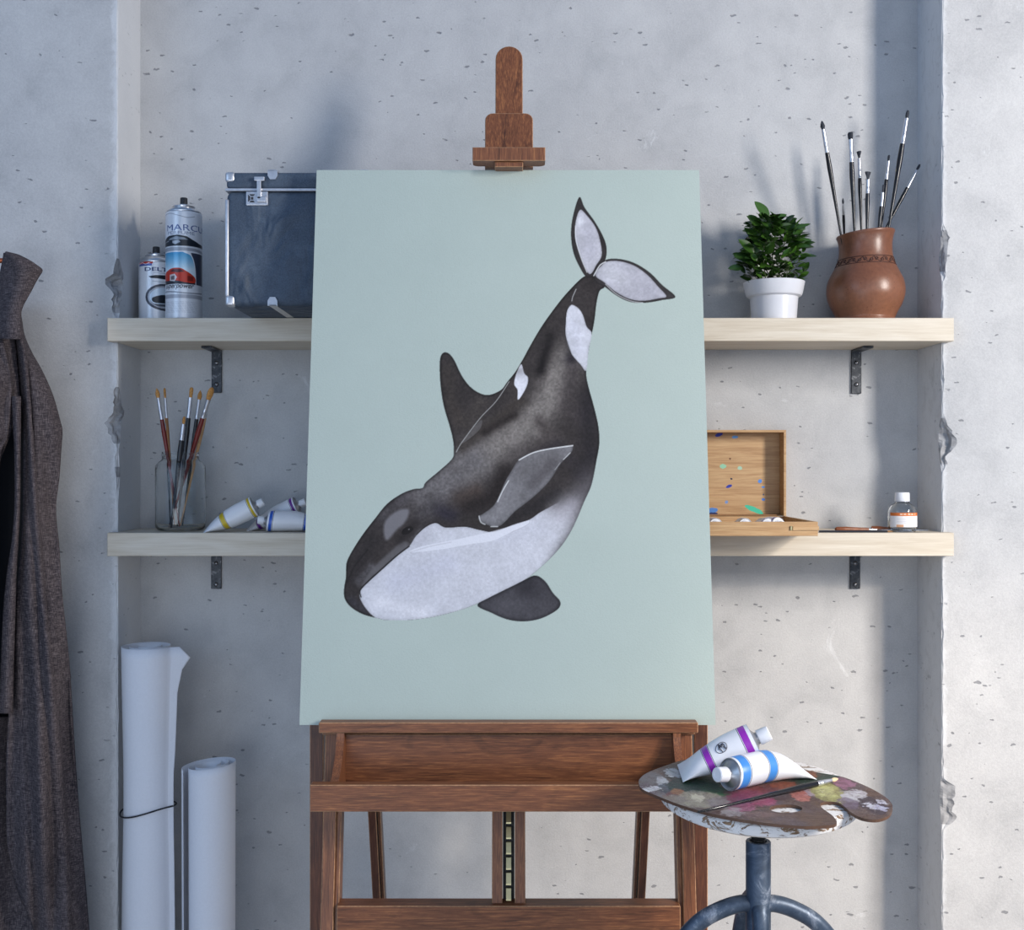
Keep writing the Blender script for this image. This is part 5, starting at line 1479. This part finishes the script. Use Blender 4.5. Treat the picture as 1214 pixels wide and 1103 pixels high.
c = t.mix(t.math('MULTIPLY', t.ramp(q1_, [(0.46, (0, 0, 0)), (0.58, (1, 1, 1))]), 0.45), c, rgb(66, 50, 54))
q3_, _ = t.noise(co, 130, 6, 0.8, 2.0)
c = t.mix(t.math('MULTIPLY', t.ramp(q3_, [(0.60, (0, 0, 0)), (0.66, (1, 1, 1))]), 0.6), c, rgb(196, 186, 190))
c = t.mix(0.25, c, t.mix(1.0, c, q2_, 'MULTIPLY'))
t.color(c)
fb, _ = t.noise(co, 120, 6, 0.7, 0.5); t.normal(t.bump(fb, 0.6, 0.0022)); m_pal = t.m
m_pale = plain('palette_edge_wood', rgb(92, 66, 50), 0.5, var=0.2)
bm = bmesh.new()
def loop(pts, h): return [bm.verts.new((u, v, h)) for u, v in pts]
es = []
for pts in (o2, hole):
    vs_ = loop(pts, PTH)
    for i in range(len(vs_)): es.append(bm.edges.new((vs_[i], vs_[(i+1) % len(vs_)])))
r_ = bmesh.ops.triangle_fill(bm, use_beauty=True, use_dissolve=False, edges=es)
fs = [f for f in bm.faces]
# drop faces inside the hole
for f in list(fs):
    cc = f.calc_center_median()
    if inpoly(hole, np.array([cc.x]), np.array([cc.y]))[0]: bmesh.ops.delete(bm, geom=[f], context='FACES_ONLY')
ex = bmesh.ops.extrude_face_region(bm, geom=[f for f in bm.faces])
nv = [g_ for g_ in ex['geom'] if isinstance(g_, bmesh.types.BMVert)]
bmesh.ops.translate(bm, verts=nv, vec=(0, 0, -PTH+0.0008))
bmesh.ops.recalc_face_normals(bm, faces=bm.faces)
for f in bm.faces:
    if abs(f.normal.z) < 0.5: f.material_index = 1
link('palette_board', bm, [m_pal, m_pale], pal, local=True)

# tubes and the brush on the palette
H1 = PTH+0.0014
ub = Vector((1, 0, 0))
bt = on_plane(951.5, 915.5, H1)
bs_ = on_plane(865, 938.0, H1)+NS*0.0212
tube('white paint tube with sky blue bands, lying on the palette facing left', bt, bs_, 0.0203, SE+Vector((0.1, 0, 0)), 'sky', 'paint tubes on the palette', lie=NS, capr=0.46, caplen=0.016, b1=(0.87, 0.975), b2=(0.52, 0.62), seed=33, kf=0.62)
q0, q1 = on_plane(801.5, 908.6, H1+0.001), on_plane(811, 926, H1+0.001)
_ax = (P(893.5, 877.5, (bs_.y-CAM_Y)+0.056)-(q0+q1)/2).normalized(); _cr = (q1-q0); _cr = (_cr-_ax*_cr.dot(_ax)).normalized(); _up = _ax.cross(_cr)
_v = Vector((0, -0.75, 0.65)); EM = math.atan2(_v.dot(_up), _v.dot(_cr))
psh = P(893.5, 877.5, (bs_.y-CAM_Y)+0.056)
pt_ = tube('white paint tube with purple bands, leaning over the blue-banded tube on the palette', (q0+q1)/2, psh, 0.0222, (q1-q0), 'purple', 'paint tubes on the palette', capr=0.44, caplen=0.016, b1=(0.87, 0.955), b2=(0.36, 0.44), seed=14, mark=(0.60, EM, 0.075, 0.30))



a = on_plane(826.6, 963.5, H1+0.0022); b = on_plane(993.8, 923.6, H1+0.0036)
kk = 1.45/F
brush('slim black brush with pale bristles lying across the palette', b, 11*kk, 34*kk, a, 'round', 'black', 0.0040, None, 0.75, bris=plain('cream_bristle', rgb(220, 200, 160), 0.7, var=0.2, scale=400))

# ------------------------------------------------------------------ coat on its hanger
def wool():
    t = NT('brown_grey_wool'); t.set(Roughness=0.9, Specular_IOR_Level=0.15)
    co = t.tc.outputs['Object']
    a, _ = t.noise(t.mapping(scale=(1, 1, 0.10)), 1000, 2, 0.6); b, _ = t.noise(t.mapping(scale=(0.10, 0.10, 1)), 1000, 2, 0.6)
    f, _ = t.noise(co, 9, 4, 0.6)
    m = t.math('ADD', t.math('MULTIPLY', a, 0.5), t.math('MULTIPLY', b, 0.5))
    c = t.ramp(m, [(0.38, rgb(34, 32, 36)), (0.5, rgb(68, 62, 64)), (0.64, rgb(122, 112, 112))])
    c = t.mix(0.25, c, t.ramp(f, [(0.3, rgb(54, 50, 58)), (0.7, rgb(106, 94, 94))]))
    t.color(c); t.normal(t.bump(m, 0.35, 0.0006)); return t.m
m_wool = wool(); m_shaded_lining = plain('lining_gap_shade', rgb(9, 10, 16), 0.7, var=0.2)
coat = empty('coat', (-0.83, -0.21, 0.05), 'long dark grey-brown wool coat hanging open on a wooden hanger at the left', 'coat')
CD = 1.86
def strip(name, rows, depth, bulge, nx=24, thick=0.004, mat=None, per=6, folds=None, yoff=None):
    "rows: (py, pxl, pxr); a curved hanging sheet at about the given distance"
    mat = mat or m_wool
    R = catmull([(a, b, c_) for a, b, c_ in rows], per, False)
    g = []
    for (py, l, r_) in R:
        row = []
        for j in range(nx+1):
            u = j/nx; px = l+(r_-l)*u
            d = depth+bulge*(1-math.sin(math.pi*min(max(u*0.9+0.05, 0), 1)))
            if folds: d += folds(px, py)
            row.append(P(px, py, d))
        g.append(row)
    bm = grid_bm(g)
    o = link(name, bm, mat, coat, local=False, smooth=True, recalc=True)
    md = o.modifiers.new('cloth', 'SOLIDIFY'); md.thickness = thick; md.offset = 0
    return o
def sstep(x): x = min(1, max(0, x)); return x*x*(3-2*x)
def bodyfold(px, py):
    d = 0
    # overlapping fold: piece to its right lies further back
    xf = np.interp(py, [365, 480, 600, 700, 800, 900, 1000, 1103, 1400], [24, 34, 42, 50, 60, 70, 78, 82, 90])
    d += 0.020*sstep((px-xf)/3.0)
    xg = np.interp(py, [400, 480, 560, 700, 850, 1103, 1400], [24, 30, 33, 42, 52, 60, 70])
    d += 0.006*math.sin((px-xg)*0.30)*sstep((xf-px)/10) 
    d += 0.007*math.sin(px*0.12+py*0.012)+0.004*math.sin(px*0.23-py*0.02)
    return d
sil = [(352,-190,20),(365,-232,22.5),(381,-265,25),(398,-288,28),(417,-304,36),(442,-316,50),(470,-316,62),(500,-317,70.5),(512,-317,73),(535,-318,71.5),(570,-320,69.5),(605,-322,66),(650,-324,70),(700,-326,73),(750,-328,78),(800,-331,83),(850,-334,86),(900,-338,89),(950,-341,92.5),(1000,-345,97),(1050,-350,101),(1103,-354,105),(1200,-362,112),(1310,-370,120)]
# front face of the coat body is open between the two front edges: right panel and left panel
frontL = [10, 13, 16, 19, 21, 23, 26, 28, 28, 28.5, 28.5, 28, 26, 21, 19, 16, 10, 8, 8, 9, 20, 40, 60, 80]
strip('right_panel', [(a, min(fl, c_-8), c_) for (a, b, c_), fl in zip(sil, frontL)], CD, 0.03, 30, folds=bodyfold)
strip('back_panel', [(a, b*0.98, c_-1.5) for a, b, c_ in sil], CD+0.085, -0.02, 40, folds=lambda px, py: 0.006*math.sin(px*0.09), mat=m_wool)
strip('left_panel', [(a, b, -120+fl) for (a, b, c_), fl in zip(sil, frontL)], CD+0.005, 0.03, 20, folds=lambda px, py: 0.008*math.sin(px*0.1+py*0.01))
strip('shaded_lining', [(a, -250, c_-14) for a, b, c_ in sil[1:-1]], CD+0.068, -0.01, 12, mat=m_shaded_lining)  # sheet behind the coat opening, near-black to paint in the gap's shade
# side seam joining front and back on the right: a curved gusset
g = []
for (py, l, r_) in catmull([(a, b, c_) for a, b, c_ in sil], 6, False):
    row = []
    for j in range(9):
        u = j/8
        dpt = CD+0.046+(0.085-0.046)*u
        row.append(P(r_-0.6-0.9*(1-math.sin(math.pi*u)), py, dpt))
    g.append(row)
o = link('side_seam', grid_bm(g), m_wool, coat, local=False, smooth=True)
md = o.modifiers.new('cloth', 'SOLIDIFY'); md.thickness = 0.003; md.offset = 0
# facing strip along the opening, ending at its own hem
strip('front_facing', [(470,14,24),(500,16,24),(540,18,23.5),(600,18,23),(640,15,21),(680,9,18.7),(720,5,17.8),(780,2,16),(820,0.5,15),(846,-1,14.3)], CD-0.010, 0.010, 10, 0.003)
strip('sleeve', [(395,-70,2),(420,-72,8),(440,-72,12),(455,-72,15.5),(466,-72,15),(474,-71,13.5),(488,-71,14.5),(505,-70,13.5),(518,-69,10),(525,-68,2),(560,-68,-2),(640,-66,-4),(760,-64,-8),(860,-62,-10)], CD-0.035, 0.05, 24, 0.005, folds=lambda px, py: 0.006*math.sin(py*0.08+px*0.05))
strip('sleeve_back', [(395,-70,1),(440,-72,11),(470,-72,13),(518,-69,8),(560,-68,-3),(760,-64,-9),(860,-62,-11)], CD+0.010, -0.02, 12, 0.004)
# lower inner panel bending away at the bottom left
strip('lower_panel', [(850,-60,26),(900,-70,20),(960,-80,18),(1040,-80,30),(1103,-80,44),(1200,-80,60),(1300,-80,70)], CD+0.030, 0.02, 16, 0.003, folds=lambda px, py: 0.010*math.sin(px*0.1))
# collar and lapel
def colf(px, py): return -0.018*math.sin((px)*0.055)+0.008*math.sin(py*0.06)
strip('collar', [(300,6,7.5),(303,5.5,20),(306,5,27),(311,4,36.5),(316,3,44),(320.5,2,49.3),(327,1,45.5),(336,0,40.5),(345,0,36),(353,0,31.5),(362,-3,27),(372,-4,24),(384,-6,23.5),(396,-8,24),(402,-9,23)], CD-0.012, 0.016, 22, 0.005, folds=colf, per=3)
strip('neck_panel', [(352,-30,27),(372,-40,25),(400,-50,27.5),(420,-60,33)], CD+0.020, 0.02, 14, 0.004, per=4)
strip('lapel', [(372,-60,14),(383,-60,15.4),(420,-58,19),(454,-56,22),(478,-54,23),(505,-50,15),(530,-50,6),(545,-50,0)], CD+0.002, 0.02, 14, 0.004)
# hanger: wooden arm with a copper toned hook, hung from an iron peg in the wall
m_hang = plain('hanger_wood', rgb(156, 92, 62), 0.3, var=0.15, scale=60)
m_copper = plain('copper_hook', rgb(176, 98, 66), 0.3, 0.8)
hz = kz(372, CD+0.035); hx = sx_(-110, CAM_Y+CD+0.035); hy = CAM_Y+CD+0.035
hang = empty('coat_hanger', (hx, hy, hz), 'wooden coat hanger with copper hook peeking out under the coat collar', 'hanger')
bm = bmesh.new()
tipx = sx_(27.5, hy)
arm = smooth_path([Vector((2*hx-tipx, hy, hz-0.01)), Vector((hx-0.10, hy, hz+0.02)), Vector((hx, hy, hz+0.035)), Vector((hx+0.10, hy-0.004, hz+0.026)), Vector((tipx-0.012, hy-0.02, hz+0.012)), Vector((tipx, hy-0.03, hz+0.022))], 6)
add_tube(bm, arm, [0.009]*(len(arm)-2)+[0.008, 0.005], 14)
link('hanger_arm', bm, m_hang, hang, local=False, smooth=60)
bm = bmesh.new()
hk = [Vector((hx, hy, hz+0.04)), Vector((hx, hy, hz+0.09))]
for k in range(0, 11):
    a_ = math.radians(-60+k*24); hk.append(Vector((hx+0.0+0.022*math.sin(a_)*1.0, hy+0.0, hz+0.117-0.022*math.cos(a_))))
add_tube(bm, hk[:2]+[Vector((hx+0.0, hy, hz+0.095))]+[Vector((hx+0.024*math.sin(math.radians(d_)), hy, hz+0.119-0.024*math.cos(math.radians(d_)))) for d_ in range(0, 260, 20)], 0.0022, 10)
link('hanger_hook', bm, m_copper, hang, local=False, smooth=60)
peg = empty('wall_peg', (sx_(-60, FACE_Y), FACE_Y, kz(312, 1.95)), 'copper coloured wall peg behind the coat collar', 'peg')
bm = bmesh.new()
px0 = sx_(-40, CAM_Y+1.93)
add_tube(bm, [Vector((px0, FACE_Y-0.001, kz(318, 1.95))), Vector((px0, FACE_Y-0.07, kz(318, 1.95))), Vector((px0+0.02, FACE_Y-0.10, kz(316, 1.92))), Vector((sx_(3.5, CAM_Y+1.90), CAM_Y+1.90, kz(309, 1.90)))], [0.004, 0.004, 0.004, 0.0042], 12)
link('peg_arm', bm, m_copper, peg, local=False, smooth=60)
link('peg_plate', box2(px0-0.02, px0+0.02, FACE_Y-0.005, FACE_Y-0.0005, kz(318, 1.95)-0.03, kz(318, 1.95)+0.03, 0.001), m_copper, peg, local=False)
